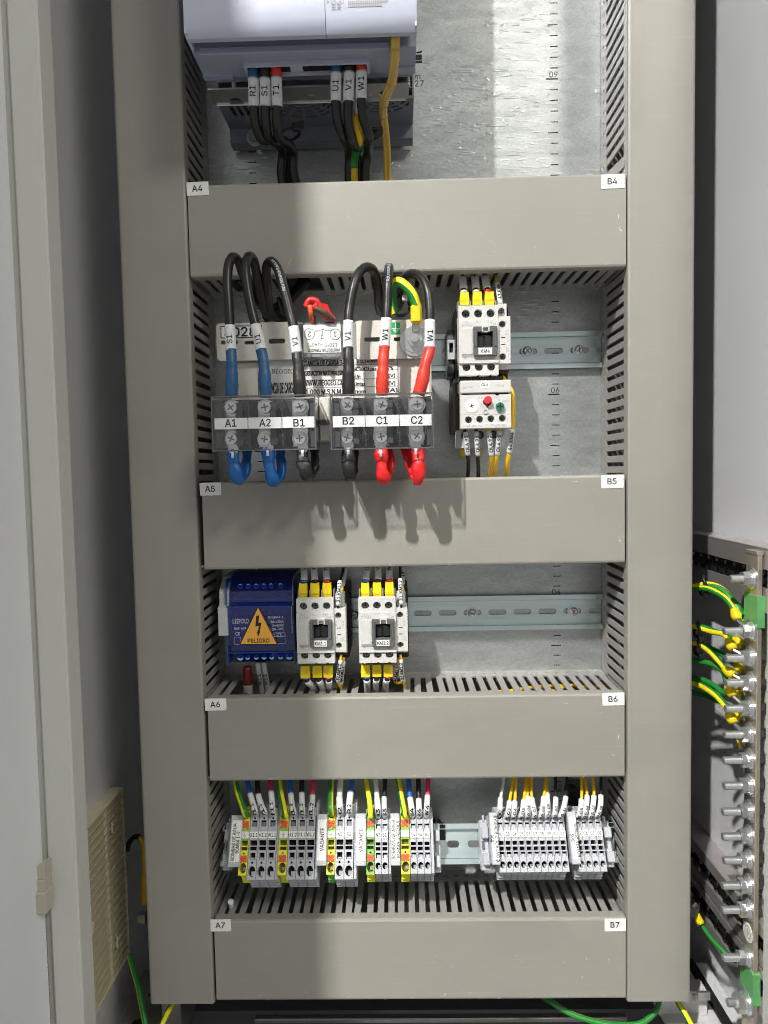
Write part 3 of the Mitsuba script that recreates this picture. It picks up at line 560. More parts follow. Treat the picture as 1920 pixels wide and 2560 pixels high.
# ------------------------------------------------------------------ two barrier terminal blocks with clear lids
SY = -.1385
def terminal_block(nm, cov, plates, tops, bots, rivets, strip, divs, names):
    tb = thing('terminal_block', f'black three pole terminal block under a clear lid marked {names[0][0]} {names[1][0]} {names[2][0]}', 'terminal block')
    (x0, z1), (x1, z0) = cov
    part(tb, 'base', cat(box(x0+.001, x1-.001, -.128, -.105, z0+.001, z1-.001, .001), *[box(d-.0006, d+.0006, -.139, -.128, z0+.002, z1-.002) for d in divs], *[box(a+.0105, a+.016, -.135, -.128, z0+.004, z1-.004, .0005) for a, _ in plates[:2]],
        box(x0+.0008, x0+.0065, -.140, -.128, z0+.002, z1-.002), box(x1-.0045, x1-.0008, -.140, -.128, z0+.002, z1-.002)), 'block_grey', False)
    for a, b in plates: part(tb, 'contact_plate', box(a, b, -.1305, -.1281, z0+.0025, z1-.0025, .0004), 'bracket_tin', False)
    for x, z in tops+bots:
        rot = random.uniform(0, 90)
        s = part(tb, 'screw', cat(ycyl(x, z, -.1306, -.1322, .0066, 28), cyl((x, -.1322, z), (x, -.1365, z), .0052, .0046, 24)), 'bright_zinc')
        cr = unary_union([affinity.rotate(sg.box(-.0030, -.00055, .0030, .00055), rot+a) for a in (0, 90)]); part(s, 'cross_slot', prism(affinity.translate(cr, x, z), -.1367, -.1364), 'dark_screw', False)
    for x, z in rivets: part(tb, 'rivet', cat(ring(x, z, -.1440, -.1388, .0036, .0030, 20), ring(x, z, -.1442, -.1390, .0019, .0012, 16)), 'clear_lid', False)
    xs_ = [x0-.0002, *divs, x1-.0002] if False else [x0+.001, *divs, x1-.0006]
    for i, (nm_, c) in enumerate(names):
        s = part(tb, 'label_strip', box(xs_[i]+.0003, xs_[i+1]-.0003, -.1430, -.1424, strip[1], strip[0]), 'sticker_white', False)
        part(s, 'lettering', text(nm_, .0058, c[0], -.1430, c[1], w=.0092, bold=True), 'ink', False)
    lid = cat(box(x0, x1, -.1452, -.1440, z0, z1, .0004), box(x0, x0+.001, -.144, -.120, z0, z1), box(x1-.001, x1, -.144, -.120, z0, z1), box(x0+.001, x1-.001, -.144, -.132, z1-.001, z1), box(x0+.001, x1-.001, -.144, -.132, z0, z0+.001))
    f = lambda a, b, c, d: mk([a, b, c, d], [[0, 1, 2], [0, 2, 3]])
    Y0, Y1 = -.1450, -.121
    part(tb, 'lid', cat(f((x0, Y0, z0), (x1, Y0, z0), (x1, Y0, z1), (x0, Y0, z1)), f((x0, Y1, z0), (x0, Y0, z0), (x0, Y0, z1), (x0, Y1, z1)), f((x1, Y0, z0), (x1, Y1, z0), (x1, Y1, z1), (x1, Y0, z1)), f((x0, Y0, z1), (x1, Y0, z1), (x1, -.133, z1), (x0, -.133, z1)), f((x0, Y0, z0), (x0, -.133, z0), (x1, -.133, z0), (x1, Y0, z0))), 'clear_lid', False)
    e = .00045
    part(tb, 'lid_rim', cat(box(x0-e, x1+e, Y0-e, Y0+e, z1-e, z1+e), box(x0-e, x1+e, Y0-e, Y0+e, z0-e, z0+e), box(x0-e, x0+e, Y0-e, Y0+e, z0, z1), box(x1-e, x1+e, Y0-e, Y0+e, z0, z1), box(x0-e, x0+e, Y0, -.122, z1-e, z1+e), box(x1-e, x1+e, Y0, -.122, z1-e, z1+e), box(x1-e, x1+e, Y0, -.122, z0-e, z0+e), box(x0-e, x0+e, Y0, -.122, z0-e, z0+e)), 'lid_edge', False)
    return tb
scene['clear_lid'] = {'type': 'thindielectric', 'int_ior': 1.5, 'specular_transmittance': C((.95, .95, .97))}
pr('lid_edge', (.10, .10, .11), .2, spec=.8)
terminal_block('a', ((.0323, .5893), (.114, .5467)), [(.0383, .0504), (.066, .0786), (.0937, .1066)],
    [(.0454, .5815), (.0728, .5812), (.1011, .5812)], [(.0448, .5566), (.0718, .5557), (.1, .5559)],
    [(.0584, .5813), (.0863, .5813), (.0589, .5557), (.0866, .5555)], (.5725, .5638), [.0602, .0873],
    [('A1', (.0465, .5686)), ('A2', (.0738, .5683)), ('B1', (.1009, .5677))])
terminal_block('b', ((.1263, .5888), (.2067, .5461)), [(.1322, .1438), (.1596, .1719), (.1876, .1999)],
    [(.1392, .5816), (.1666, .581), (.1951, .581)], [(.1382, .5556), (.1656, .5557), (.1941, .5556)],
    [(.1525, .5817), (.1802, .5814), (.1523, .5554), (.1799, .5552)], (.5723, .5635), [.1533, .1803],
    [('B2', (.14, .5684)), ('C1', (.1666, .5682)), ('C2', (.1941, .5679))])
part(lr, 'support_bracket', cat(box(.1142, .1232, -.118, -.096, .5548, .59, .001)), 'cream', False)
part(lr, 'support_nut', box(.1144, .1224, -.121, -.118, .5673, .5713, .0008), 'dark_plastic')

# ------------------------------------------------------------------ black cables looping from the terminal blocks over the duct lid
def loop_cable(txt, col, desc, low, sa, sb, rest, r=.0039):
    mt = {'blue': 'shrink_blue', 'black': 'shrink_black', 'red': 'shrink_red'}[col]
    k = thing('loop_cable', f'black cable looping over the duct, sleeve {txt}, {desc}', 'cable', 'looping cables of the reactor')
    p = Path(low+[sa, sb]+rest); d = lambda g: p.s[np.argmin(np.linalg.norm(p.p-np.array(g), axis=1))]
    a, b = d(sa), d(sb); ph = random.uniform(0, 3)
    part(k, 'insulation', tube(p.cut(a*.9, p.L), r, 16), 'cable_black', True)
    def rad(s):
        u = s/a; return r*(1.11+.20*smooth(.60, .34, u)+.075*math.exp(-((u-.50)/.022)**2)+.06*math.exp(-((u-.64)/.018)**2)-.10*smooth(.14, .0, u)+.014*math.sin(s*640+ph)+.01*math.sin(s*1500+ph*3))
    hm = tube(p.cut(0, a+.001), rad, 22); v = np.array(hm.vertices); hm.vertices = v+np.array(hm.vertex_normals)*((meshkit.fbm(v*np.array([240, 240, 150]), 2, 3)-.5)*.0011)[:, None]; part(k, 'heat_shrink', hm, mt, True)
    sleeve(k, p, a, b, r*1.10, txt, .0044, q=a+(b-a)*.42)
    t0 = b+.018
    if desc.startswith('third') or 'fifth' in desc: part(k, 'print', sleeve_text(p, min(b+.045, p.L*.55), 'R2U SOUPLE 0,6/1 kV', .0021, r*1.005), 'print_white', False)
    return k, p
def smooth(a, b, x):
    t = min(max((x-a)/(b-a), 0), 1); return t*t*(3-2*t)
F = -.1345
loop_cable('S1', 'blue', 'leftmost, blue end at A1', [(.0458, -.1335, .5896), (.0465, -.134, .602), (.0464, -.133, .6188)], (.0458, -.131, .627), (.0451, -.129, .6476), [(.0442, -.127, .6647), (.0431, -.124, .6821), (.0432, -.119, .6978), (.0455, -.113, .7065), (.0485, -.106, .7056), (.0507, -.1, .6968), (.0536, -.088, .6873), (.0544, -.06, .6824), (.0621, -.035, .6825)])
loop_cable('U1', 'blue', 'second from left, blue end', [(.0729, -.1335, .589), (.0732, -.134, .6015), (.0723, -.133, .6183)], (.0703, -.131, .6264), (.0658, -.129, .6477), [(.0627, -.127, .6607), (.0593, -.124, .6782), (.0572, -.119, .6963), (.0585, -.112, .7069), (.0612, -.105, .7062), (.0628, -.098, .6933), (.0631, -.085, .6802), (.0622, -.06, .6729), (.0688, -.035, .6727)])
loop_cable('V1', 'black', 'third from left', [(.1013, -.1335, .589), (.1008, -.134, .6009), (.0999, -.133, .6153)], (.099, -.131, .6236), (.0965, -.129, .6452), [(.0939, -.127, .6564), (.0893, -.124, .6751), (.0841, -.119, .6932), (.0776, -.112, .7026), (.072, -.104, .7013), (.0698, -.095, .6914), (.0681, -.08, .68), (.0667, -.055, .6725), (.0744, -.035, .6711)])
loop_cable('V1', 'black', 'fourth from left', [(.1398, -.1335, .5891), (.1403, -.134, .6012), (.1406, -.133, .6191)], (.1403, -.131, .6265), (.1409, -.129, .6489), [(.1419, -.127, .66), (.1457, -.124, .6785), (.1505, -.118, .6909), (.1566, -.11, .6966), (.162, -.102, .6941), (.1643, -.093, .6834), (.1645, -.08, .6725), (.1666, -.062, .67), (.1739, -.04, .6787)])
loop_cable('W1', 'red', 'fifth from left', [(.1668, -.1335, .5886), (.1674, -.134, .6006), (.1683, -.133, .6161)], (.1694, -.131, .6268), (.1715, -.129, .6502), [(.1723, -.127, .6629), (.1732, -.124, .679), (.1739, -.117, .6904), (.1742, -.11, .6957), (.1737, -.1, .6901), (.1728, -.085, .6788), (.174, -.06, .6729), (.1781, -.04, .684)])
loop_cable('W1', 'red', 'rightmost, red end', [(.1961, -.1335, .5886), (.1994, -.134, .5999), (.2029, -.133, .6154)], (.2055, -.131, .6253), (.2063, -.129, .648), [(.2062, -.127, .6609), (.2048, -.124, .6735), (.201, -.118, .684), (.1948, -.11, .6903), (.1882, -.102, .6904), (.1834, -.092, .6844), (.1814, -.08, .6773), (.1807, -.06, .6741), (.1844, -.04, .6866)])
k = thing('cable_bundle', 'dark bundle of black cables behind the loops under the fourth duct', 'cable bundle')
for i, pts in enumerate(([(.0589, -.05, .6697), (.0706, -.045, .676), (.084, -.04, .6904), (.0978, -.035, .7077)], [(.0568, -.045, .6763), (.0727, -.04, .6838), (.0871, -.03, .701), (.0944, -.03, .7118)], [(.0342, -.045, .7066), (.0467, -.04, .6954), (.0629, -.04, .6786), (.0807, -.04, .6686)])):
    part(k, 'cable', tube(Path(pts), .0042, 12), 'cable_black', True)
p = Path([(.0733, -.055, .6871), (.0745, -.056, .6775), (.0771, -.052, .6716), (.0811, -.05, .6787)]); part(k, 'tie', tube(p, .0016, 8), 'black_plastic', True)

# lower reactor leads: flat taped straps that turn back under the terminal blocks
def strap(nm, mat, pts, r=.0052, flat=.62, lab=None, tip=None, back=None):
    k = thing('taped_strap', lab, 'cable', 'taped straps under the terminal blocks')
    p = Path(pts); sd = num('_seed'); sd = len(sd) + int(sd[-1]) if sd[-1].isdigit() else 1
    m = tube(p, lambda s: r*(1+.09*math.sin(s*260+sd*2)-.16*math.exp(-((s/p.L-.52)/.13)**2)), 18, flat=.62); v = np.array(m.vertices)
    n_ = meshkit.fbm(v*np.array([260, 260, 170]), 3, sd)-.5; m.vertices = v+np.array(m.vertex_normals)*(n_*.0036)[:, None]
    part(k, 'tape', m, mat, 28)
    if tip:
        part(k, 'barrel', ycyl(tip[0], tip[2]+.003, -.1345, -.1285, .0042, 18), 'zinc')
        part(k, 'paint_mark', crumple([(tip[0]-.0012, -.1382, tip[2]+.001), (tip[0]+.0012, -.1382, tip[2]+.001), (tip[0]-.0009, -.1384, tip[2]-.0042), (tip[0]+.0009, -.1384, tip[2]-.004), (tip[0], -.1372, tip[2]-.001), (tip[0], -.1392, tip[2]-.002)], 2, .0002), 'sleeve_white')
strap('a', 'tape_blue', [(.0444, -.131, .5485), (.0455, -.133, .5398), (.0469, -.134, .5301), (.0489, -.13, .5227), (.0512, -.121, .525), (.0513, -.114, .5337), (.052, -.108, .5501)], lab='leftmost bright blue taped strap, under terminal A1', tip=(.046, -.138, .5451))
strap('a', 'tape_blue', [(.0736, -.131, .5483), (.0739, -.133, .5392), (.0753, -.134, .5295), (.078, -.13, .52), (.0815, -.121, .5238), (.0812, -.114, .5331), (.0795, -.108, .5495)], lab='second bright blue taped strap, under terminal A2', tip=(.0743, -.138, .5463))
strap('a', 'shrink_black', [(.1013, -.131, .5478), (.1021, -.133, .5387), (.1037, -.134, .5302), (.1062, -.13, .5243), (.1089, -.121, .5288), (.1089, -.114, .5363), (.1085, -.108, .5489)], lab='left black taped strap, under terminal B1', tip=(.1024, -.138, .5452))
strap('a', 'shrink_black', [(.1384, -.131, .5482), (.1386, -.133, .5379), (.1392, -.134, .5295), (.1398, -.13, .5232), (.141, -.121, .5282), (.141, -.114, .5357), (.1406, -.108, .5483)], lab='right black taped strap, under terminal B2', tip=(.1391, -.138, .5462))
strap('a', 'tape_red', [(.1653, -.131, .5471), (.1654, -.133, .5374), (.1659, -.134, .5278), (.1682, -.13, .521), (.1708, -.121, .5252), (.1714, -.114, .5338), (.1702, -.108, .5477)], lab='left red taped strap, under terminal C1', tip=(.1651, -.138, .5439))
strap('a', 'tape_red', [(.1948, -.131, .5471), (.195, -.133, .5368), (.1953, -.134, .5272), (.1942, -.13, .519), (.1915, -.121, .526), (.1881, -.114, .536), (.1853, -.108, .5474)], lab='right red taped strap, under terminal C2', tip=(.1931, -.138, .5451))
# ------------------------------------------------------------------ DIN rails
def din_rail(lab, x0, x1, zc, slots, screws, h=.0350, y=-.0075):
    k = thing('din_rail', lab, 'rail')
    web = sg.box(x0, zc-h/2+.005, x1, zc+h/2-.005)
    for a, b in slots: web = web.difference(rrect(a, b, zc-.0028, zc+.0028, .0026).intersection(web))
    part(k, 'web', prism(web, -.0020, -.0010), 'rail_zinc', False)
    for s in (-1, 1):
        f = [(-.0010, zc+s*(h/2-.0052)), (y+.001, zc+s*(h/2-.0052)), (y, zc+s*(h/2-.0045)), (y, zc+s*h/2), (y+.0012, zc+s*h/2), (y+.0012, zc+s*(h/2-.004)), (-.0010, zc+s*(h/2-.004))]
        part(k, 'flange', prism_x(sg.Polygon(f), x0, x1), 'rail_zinc', False)
    for x in screws:
        s = part(k, 'screw', cat(ycyl(x, zc, -.0021, -.0035, .0056, 28), cyl((x, -.0035, zc), (x, -.0062, zc), .0046, .0044, 24), cyl((x, -.0062, zc), (x, -.0072, zc), .0044, .0030, 24)), 'bright_zinc')
        cr = unary_union([affinity.rotate(sg.box(-.0026, -.00055, .0026, .00055), a+random.uniform(0, 80)) for a in (0, 90)]); part(s, 'cross_slot', prism(affinity.translate(cr, x, zc), -.0074, -.0070), 'dark_screw', False)
    return k
zc5 = .642
din_rail('short zinc mounting rail in the second bay beside the contactor KM4', .2095, .3785, zc5, [(*(.2235, .2284),), (*(.2865, .2917),), (*(.2988, .3167),), (*(.3235, .3418),), (*(.3485, .3668),), (.374, .379)], [.3066, .3565, .2282])
zc6 = .3852; s0 = .1919; w6 = .2096 - s0; pit = (.3162 - s0)/5
din_rail('long zinc mounting rail in the third bay carrying two contactors', .004, .3785, zc6, [(s0+i*pit, s0+i*pit+w6) for i in range(-8, 7)] + [(s0+7*pit, .379)], [.25, .3502, .1322], h=.0345)

# ------------------------------------------------------------------ contactors
def contactor(nm, lab, sub, x0, z1, S, where):
    """Front elements measured from its top left corner (x0, z1) in units of S."""
    k = thing('contactor', lab, 'contactor')
    X = lambda a: x0+a*S; Z = lambda a: z1-a*S
    part(k, 'base', cat(box(X(-2), X(376), -.058, -.0082, Z(505), Z(-38), .001), box(X(6), X(372), -.066, -.058, Z(470), Z(-18), .001)), 'black_plastic', False)
    part(k, 'mid_body', cat(box(X(-1), X(368), -.070, -.0655, Z(440), Z(62), .0006), box(X(282), X(356), -.0665, -.060, Z(438), Z(-24), .0006)), 'contactor_white', False)
    fins = [box(X(a), X(a+9), -.072, -.060, Z(6), Z(-52), .0003) for a in (2, 90, 180, 272)] + [box(X(a), X(a+7), -.070, -.060, Z(520), Z(488), .0003) for a in (2, 92, 182, 274)]
    part(k, 'fin', cat(fins), 'grey_plastic', False)
    holes = [(52, 57), (140, 57), (228, 57)], [(52, 432), (140, 432), (228, 432)]
    for (za, zb), hs in (((0, 106), holes[0]), ((410, 492), holes[1])):
        s = rrect(X(0), X(280), Z(za), Z(zb), .0006)
        for hx_, hz_ in hs: s = s.difference(sg.Point(X(hx_), Z(hz_)).buffer(29*S))
        if za: 
            for hx_ in (140, 228): s = s.difference(sg.Point(X(hx_), Z(494)).buffer(9*S))
        part(k, 'terminal_shroud', prism(s, -.0815, -.0725), 'contactor_white', False)
        part(k, 'shroud_cavity', box(X(4), X(276), -.0725, -.0715, Z(za+4), Z(zb-4)), 'cavity', False)
        for hx_, hz_ in hs:
            rot = random.uniform(0, 90); x, z = X(hx_), Z(hz_)
            sc = part(k, 'screw', cat(ycyl(x, z, -.0726, -.0755, 22*S, 20), ycyl(x, z, -.0754, -.0768, 17*S, 20)), 'dark_screw')
            cr = unary_union([affinity.rotate(sg.box(-14*S, -3.2*S, 14*S, 3.2*S), rot+a) for a in (0, 90)]); part(sc, 'cross_slot', prism(affinity.translate(cr, x, z), -.0770, -.0767), 'cavity', False)
    face = rrect(X(0), X(281), Z(107), Z(409), .0004).difference(sg.box(X(101), Z(361), X(269), Z(154)))
    part(k, 'front_plate', cat(prism(face, -.0830, -.0700), box(X(18), X(99), -.0836, -.0828, Z(345), Z(160), .0003), box(X(0), X(281), -.0836, -.0700, Z(409), Z(403), .0003)), 'contactor_white', False)
    # aux block on its right side
    aux = rrect(X(282), X(368), Z(78), Z(409), .0004)
    for hz_ in (133, 362): aux = aux.difference(sg.Point(X(312), Z(hz_)).buffer(24*S))
    ax_ = part(k, 'auxiliary_block', cat(prism(aux, -.0800, -.0660), box(X(288), X(352), -.0735, -.0660, Z(76), Z(-22), .0004)), 'contactor_white', False)
    part(ax_, 'cavity', cat(box(X(286), X(364), -.0719, -.0709, Z(405), Z(82))), 'cavity', False)
    for hz_ in (133, 362, 30):
        rot = random.uniform(0, 90); x, z = X(312), Z(hz_); yy = -.0745
        part(ax_, 'screw', cat(ycyl(x, z, -.0715, yy-.001, 21*S, 20), ycyl(x, z, yy-.001, yy-.0018, 15*S, 18)), 'dark_screw'); cr = unary_union([affinity.rotate(sg.box(-14*S, -3*S, 14*S, 3*S), rot+a) for a in (0, 90)])
        part(ax_, 'cross_slot', prism(affinity.translate(cr, x, z), yy-.0021, yy-.0017), 'cavity', False)
    part(ax_, 'mark', cat([box(X(302), X(331), -.0802, -.08005, Z(z+3), Z(z-3)) for z in (228, 277)]), 'ink', False)
    # actuator
    act = rrect(X(101.5), X(268.5), Z(154.5), Z(360.5), .0005).difference(sg.box(X(128), Z(298), X(238), Z(190))).difference(sg.box(X(157), Z(192), X(217), Z(140)))
    part(k, 'actuator_frame', cat(prism(act, -.0860, -.0720), box(X(102), X(268), -.0868, -.0862, Z(360), Z(303), .0003), box(X(106), X(124), -.0874, -.0858, Z(300), Z(165), .0004), box(X(246), X(264), -.0874, -.0858, Z(300), Z(165), .0004)), 'dark_plastic', False)
    part(k, 'actuator_cavity', box(X(126), X(240), -.0730, -.0722, Z(299), Z(150)), 'cavity', False)
    part(k, 'plunger', cat(box(X(131), X(176), -.0815, -.0730, Z(290), Z(212), .0004), box(X(184), X(234), -.0815, -.0730, Z(290), Z(212), .0004), box(X(160), X(204), -.0800, -.0730, Z(285), Z(205), .0004)), 'black_plastic', False)
    part(k, 'latch_tab', cat(prism(sg.box(X(160), Z(190), X(215), Z(144)).difference(sg.box(X(169), Z(190), X(206), Z(160))), -.0852, -.0740), box(X(168), X(207), -.0820, -.0740, Z(190), Z(158))), 'contactor_white', False)
    l_ = part(k, 'name_label', box(X(134), X(229), -.0872, -.08685, Z(352), Z(307)), 'sticker_white', False)
    part(l_, 'lettering', text(nm, 26*S, X(181), -.0872, Z(330), w=84*S if len(nm) > 3 else 64*S, bold=True), 'ink', False)
    P = [text(s, 12*S, X(x), -.0830, Z(118), w=34*S) for s, x in (('1/L1', 46), ('3/L2', 136), ('5/L3', 222))] + [text('CTX22', 17*S, X(58), -.0830, Z(139), w=74*S), text(sub, 16*S, X(246), -.0830, Z(138), w=40*S)]
    P += [text(s, 12*S, X(x), -.0830, Z(375), w=34*S) for s, x in (('2/T1', 46), ('4/T2', 136), ('6/T3', 226))]
    P += [text(s, 11*S, X(x), -.0800, Z(z), w=20*S) for s, x, z in (('43', 291, 182), ('NO', 346, 182), ('31', 291, 205), ('NC', 346, 205), ('32', 291, 300), ('NC', 346, 300), ('44', 291, 322), ('NO', 346, 322))]
    part(k, 'print', cat(P), 'ink_grey', False)
    part(k, 'brand_print', text('legrand', 18*S, X(56), -.0836, Z(352), w=70*S, bold=True), 'print_grey', False)
    return X, Z
pr('print_grey', (.36, .36, .34), .5)
S6 = .0437/368
x6b, z6b = (.141, .4155); x6a, z6a = (.0857, .4158); x5, z5 = (.2335, .6698)
S5 = (.2784 - x5)/368
contactor('KM4', 'white contactor with black label KM4 above the overload relay', '12A', x5, z5, S5, 'second bay')
contactor('KM1.1', 'white contactor KM1.1 standing right beside the blue distribution block', '22A', x6a, z6a, S6, 'third bay')
contactor('KM1.2', 'white contactor labelled KM1.2, the right one of the third bay', '22A', x6b, z6b, S6, 'third bay')

# lugs with cables above and below each contactor
def lug_cable(lab, txt, lug, up, col, dirn, sl, mat='cable_black', r=.0024):
    """lug: (x0, z_top, x1, z_bottom) of the yellow boot; up: the cable from the boot away from the device."""
    k = thing('lug_cable', lab, 'cable', None); x0, za, x1, zb = lug; zt, zl = max(za, zb), min(za, zb)
    w = (x1-x0); xm = (x0+x1)/2
    body = prism(sg.Polygon([(x0+.0002, zl), (x1-.0002, zl), (x1, zl+(zt-zl)*.45), (x1-.0006, zt), (xm+w*.12, zt-.0006), (xm-w*.12, zt-.0006), (x0+.0006, zt), (x0, zl+(zt-zl)*.45)] if dirn > 0 else [(x0, zl), (x1, zl), (x1+.0002, zl+(zt-zl)*.5), (x1-.0003, zt), (x0+.0003, zt), (x0-.0002, zl+(zt-zl)*.5)]), -.0690, -.0620)
    crease = [box(x0+.0006, x1-.0006, -.0696, -.0688, zl+(zt-zl)*f, zl+(zt-zl)*f+.0009, .0003) for f in (.28, .36)]
    part(k, 'lug_boot', cat(body, crease), 'lug_yellow', 20)
    p = Path(up); part(k, 'insulation', tube(p, r), mat, True)
    a, b = sl; part(k, 'collar', tube(p.cut(0, .0022), r*1.25), {'U': 'wire_blue', 'V': 'shrink_black', 'W': 'wire_pink', 'R': 'wire_white', 'S': 'wire_white', 'T': 'tape_red'}[col], True)
    sleeve(k, p, p.L*a, p.L*b, r*1.28, txt, .0036, q=p.L*(a+b)/2+.001)
for nm, L_, ups in (('KM1.1', [(.0864, .4279, .0942, .4133), (.0968, .428, .1052, .4133), (.1079, .428, .1163, .4132)], [[(.0908, -.0655, .4274), (.0909, -.062, .4333), (.0901, -.056, .44), (.0877, -.046, .4488)], [(.1011, -.0655, .4275), (.1004, -.062, .4332), (.0992, -.056, .4398), (.0973, -.046, .4487)], [(.112, -.0655, .4275), (.1114, -.062, .433), (.1101, -.056, .4396), (.1083, -.046, .4485)]]),
                    ('KM1.2', [(.1428, .4273, .1507, .4127), (.1535, .4275, .1617, .4127), (.1647, .4276, .173, .4125)], [[(.1472, -.0655, .427), (.1479, -.062, .4324), (.149, -.056, .439), (.1493, -.046, .4478)], [(.1583, -.0655, .4271), (.1588, -.062, .4322), (.1585, -.056, .4388), (.1582, -.046, .4476)], [(.1692, -.0655, .4272), (.1691, -.062, .432), (.1687, -.056, .4386), (.1683, -.046, .4474)]])):
    for j, (lg, up) in enumerate(zip(L_, ups)):
        c = 'UVW'[j]; t = f'{c}1' if nm == 'KM1.1' else f'{c}1'
        lug_cable(f'{("left", "middle", "right")[j]} cable with yellow boot entering the top of contactor {nm}, the {("left", "right")[nm[-1] == "2"]} one', c+'1.'+nm[-1], lg, up, c, 1, (.08, .98))
for nm, L_, ups in (('KM1.1', [(.0862, .3516, .0946, .3403), (.0973, .3517, .1056, .3406), (.1072, .3518, .1155, .3406)], [[(.0906, -.0655, .3406), (.0924, -.066, .3358), (.0958, -.056, .3282), (.0978, -.046, .316)], [(.1014, -.0655, .3409), (.103, -.066, .3363), (.1042, -.056, .3281), (.1052, -.046, .316)], [(.1111, -.0655, .3408), (.1117, -.066, .3368), (.1109, -.056, .3293), (.1108, -.046, .316)]]),
                    ('KM1.2', [(.1415, .3517, .1496, .3406), (.1519, .3517, .1598, .3408), (.1622, .3518, .1703, .3406)], [[(.1461, -.0655, .3409), (.1465, -.066, .3376), (.1463, -.058, .3301), (.1462, -.046, .316)], [(.1556, -.0655, .3411), (.1553, -.066, .3374), (.1544, -.058, .3312), (.1538, -.046, .316)], [(.1657, -.0655, .3409), (.1649, -.066, .3373), (.1635, -.058, .3311), (.1627, -.046, .316)]])):
    for j, (lg, up) in enumerate(zip(L_, ups)):
        c = 'UVW'[j]; lug_cable(f'{("left", "middle", "right")[j]} cable with yellow boot under contactor {nm}, the {("left", "right")[nm[-1] == "2"]} one', '', lg, up, c, -1, (.12, .80))
for j, (lg, up) in enumerate(zip([(.2361, .6846, .2443, .6731), (.2474, .6847, .2556, .6728), (.258, .6846, .2663, .6727)], [[(.2399, -.0655, .6836), (.2398, -.063, .6899), (.2396, -.056, .6995), (.2402, -.044, .7128)], [(.2507, -.0655, .6836), (.2508, -.063, .6897), (.2511, -.056, .6992), (.2521, -.044, .7125)], [(.261, -.0655, .6836), (.2607, -.063, .6894), (.2601, -.056, .699), (.2606, -.044, .7123)]])):
    c = 'RST'[j]; lug_cable(f'{("left", "middle", "right")[j]} cable {c}4 with yellow boot above the upper contactor KM4', c+'4', lg, up, c, 1, (.12, .95), r=.0027)
def aux_wire(lab, txt, pts, sa, sb, mat, r=.0012, rs=.0019, h=.0028, ends=None):
    k, p = wire('control_wire', lab, 'wire', pts, r, mat, (sa, sb), txt, h, rs, bold=True)
    if ends: part(k, 'ferrule', tube(p.cut(*ends), r*1.6), 'lug_yellow', True)
    return k
aux_wire('thin yellow wire with sleeve 43.KM4 at the top right of contactor KM4', '43.KM4', [(.2704, -.045, .7106), (.2699, -.055, .7001), (.2702, -.062, .6928), (.2706, -.068, .6825), (.2715, -.07, .6731), (.2721, -.07, .6678)], (.2702, -.062, .6928), (.2715, -.07, .6731), 'wire_yellow', rs=.0023)
aux_wire('second thin yellow wire ending beside sleeve 43.KM4', '', [(.2712, -.058, .686), (.2706, -.066, .6753), (.2705, -.069, .6681)], (.2712, -.058, .6858), (.2711, -.059, .6847), 'wire_yellow')
for pts_, lab_ in (([(.2456, -.045, .7078), (.2463, -.052, .6959), (.2467, -.058, .6855)], 'left'), ([(.2561, -.045, .7076), (.2568, -.052, .6956), (.2575, -.058, .6863)], 'right')):
    k = thing('control_wire', f'shaded wire with sleeve KM4 behind the {lab_} pair of yellow boots', 'wire'); p = Path(pts_); part(k, 'insulation', tube(p, .0012), 'cable_black', True); sleeve(k, p, p.L*.1, p.L*.9, .0018, 'KM4', .0028, mat='grey_plastic')
aux_wire('black wire with sleeve 31.KM1.1 above the left contactor of the third bay', '31.KM1.1', [(.1268, -.048, .4421), (.1255, -.06, .4337), (.1242, -.07, .429), (.1239, -.078, .4193), (.1229, -.08, .4097), (.1231, -.078, .4057)], (.1242, -.07, .429), (.1229, -.08, .4097), 'cable_black', rs=.0021)
aux_wire('pale wire behind the marker sleeve above the left contactor', '', [(.1284, -.046, .4418), (.1275, -.054, .4328), (.126, -.06, .4237), (.125, -.062, .4165)], (.1281, -.047, .4381), (.126, -.06, .4237), 'wire_yellow', rs=.0019)
aux_wire('black wire with sleeve 31.KM1.2 above the right contactor of the third bay', '31.KM1.2', [(.1788, -.048, .4424), (.1788, -.06, .4353), (.1788, -.07, .43), (.1791, -.078, .4209), (.1794, -.08, .4097), (.1794, -.078, .4048)], (.1788, -.07, .43), (.1794, -.08, .4097), 'cable_black', rs=.0021)
aux_wire('pale wire behind the marker sleeve above the right contactor', '12', [(.1813, -.046, .4421), (.1814, -.052, .4341), (.1811, -.058, .4237), (.1813, -.062, .4156)], (.1812, -.047, .4385), (.1811, -.058, .4237), 'wire_yellow', rs=.0019)
for nm, a in (('KM1.1', 0), ('KM1.2', 1)):
    q = [[(.1242, -.074, .3632), (.1236, -.074, .3583), (.1221, -.072, .3503), (.12, -.066, .3367), (.1212, -.056, .3273), (.1215, -.046, .316)], [(.178, -.074, .3624), (.178, -.074, .3581), (.1782, -.072, .3495), (.1793, -.066, .3367), (.1807, -.056, .3284), (.1814, -.046, .316)]][a]
    aux_wire(f'thin yellow wire with sleeve 32.{nm} under the {("left", "right")[a]} contactor of the third bay', '32.'+nm, q, q[1], q[3], 'wire_yellow', rs=.0021)
    q = [[(.1261, -.07, .3596), (.1257, -.07, .3556), (.1242, -.066, .3448), (.1224, -.06, .3323), (.1214, -.052, .3254), (.1209, -.046, .316)], [(.1759, -.07, .3577), (.1756, -.068, .3511), (.1734, -.064, .341), (.1722, -.06, .3348), (.1745, -.056, .3307), (.1818, -.05, .331)]][a]
    aux_wire(f'half hidden wire, sleeve 44.{nm}, under the {("left", "right")[a]} contactor of the third bay', '44.'+nm, q, q[1], q[3], 'wire_yellow', rs=.0019)

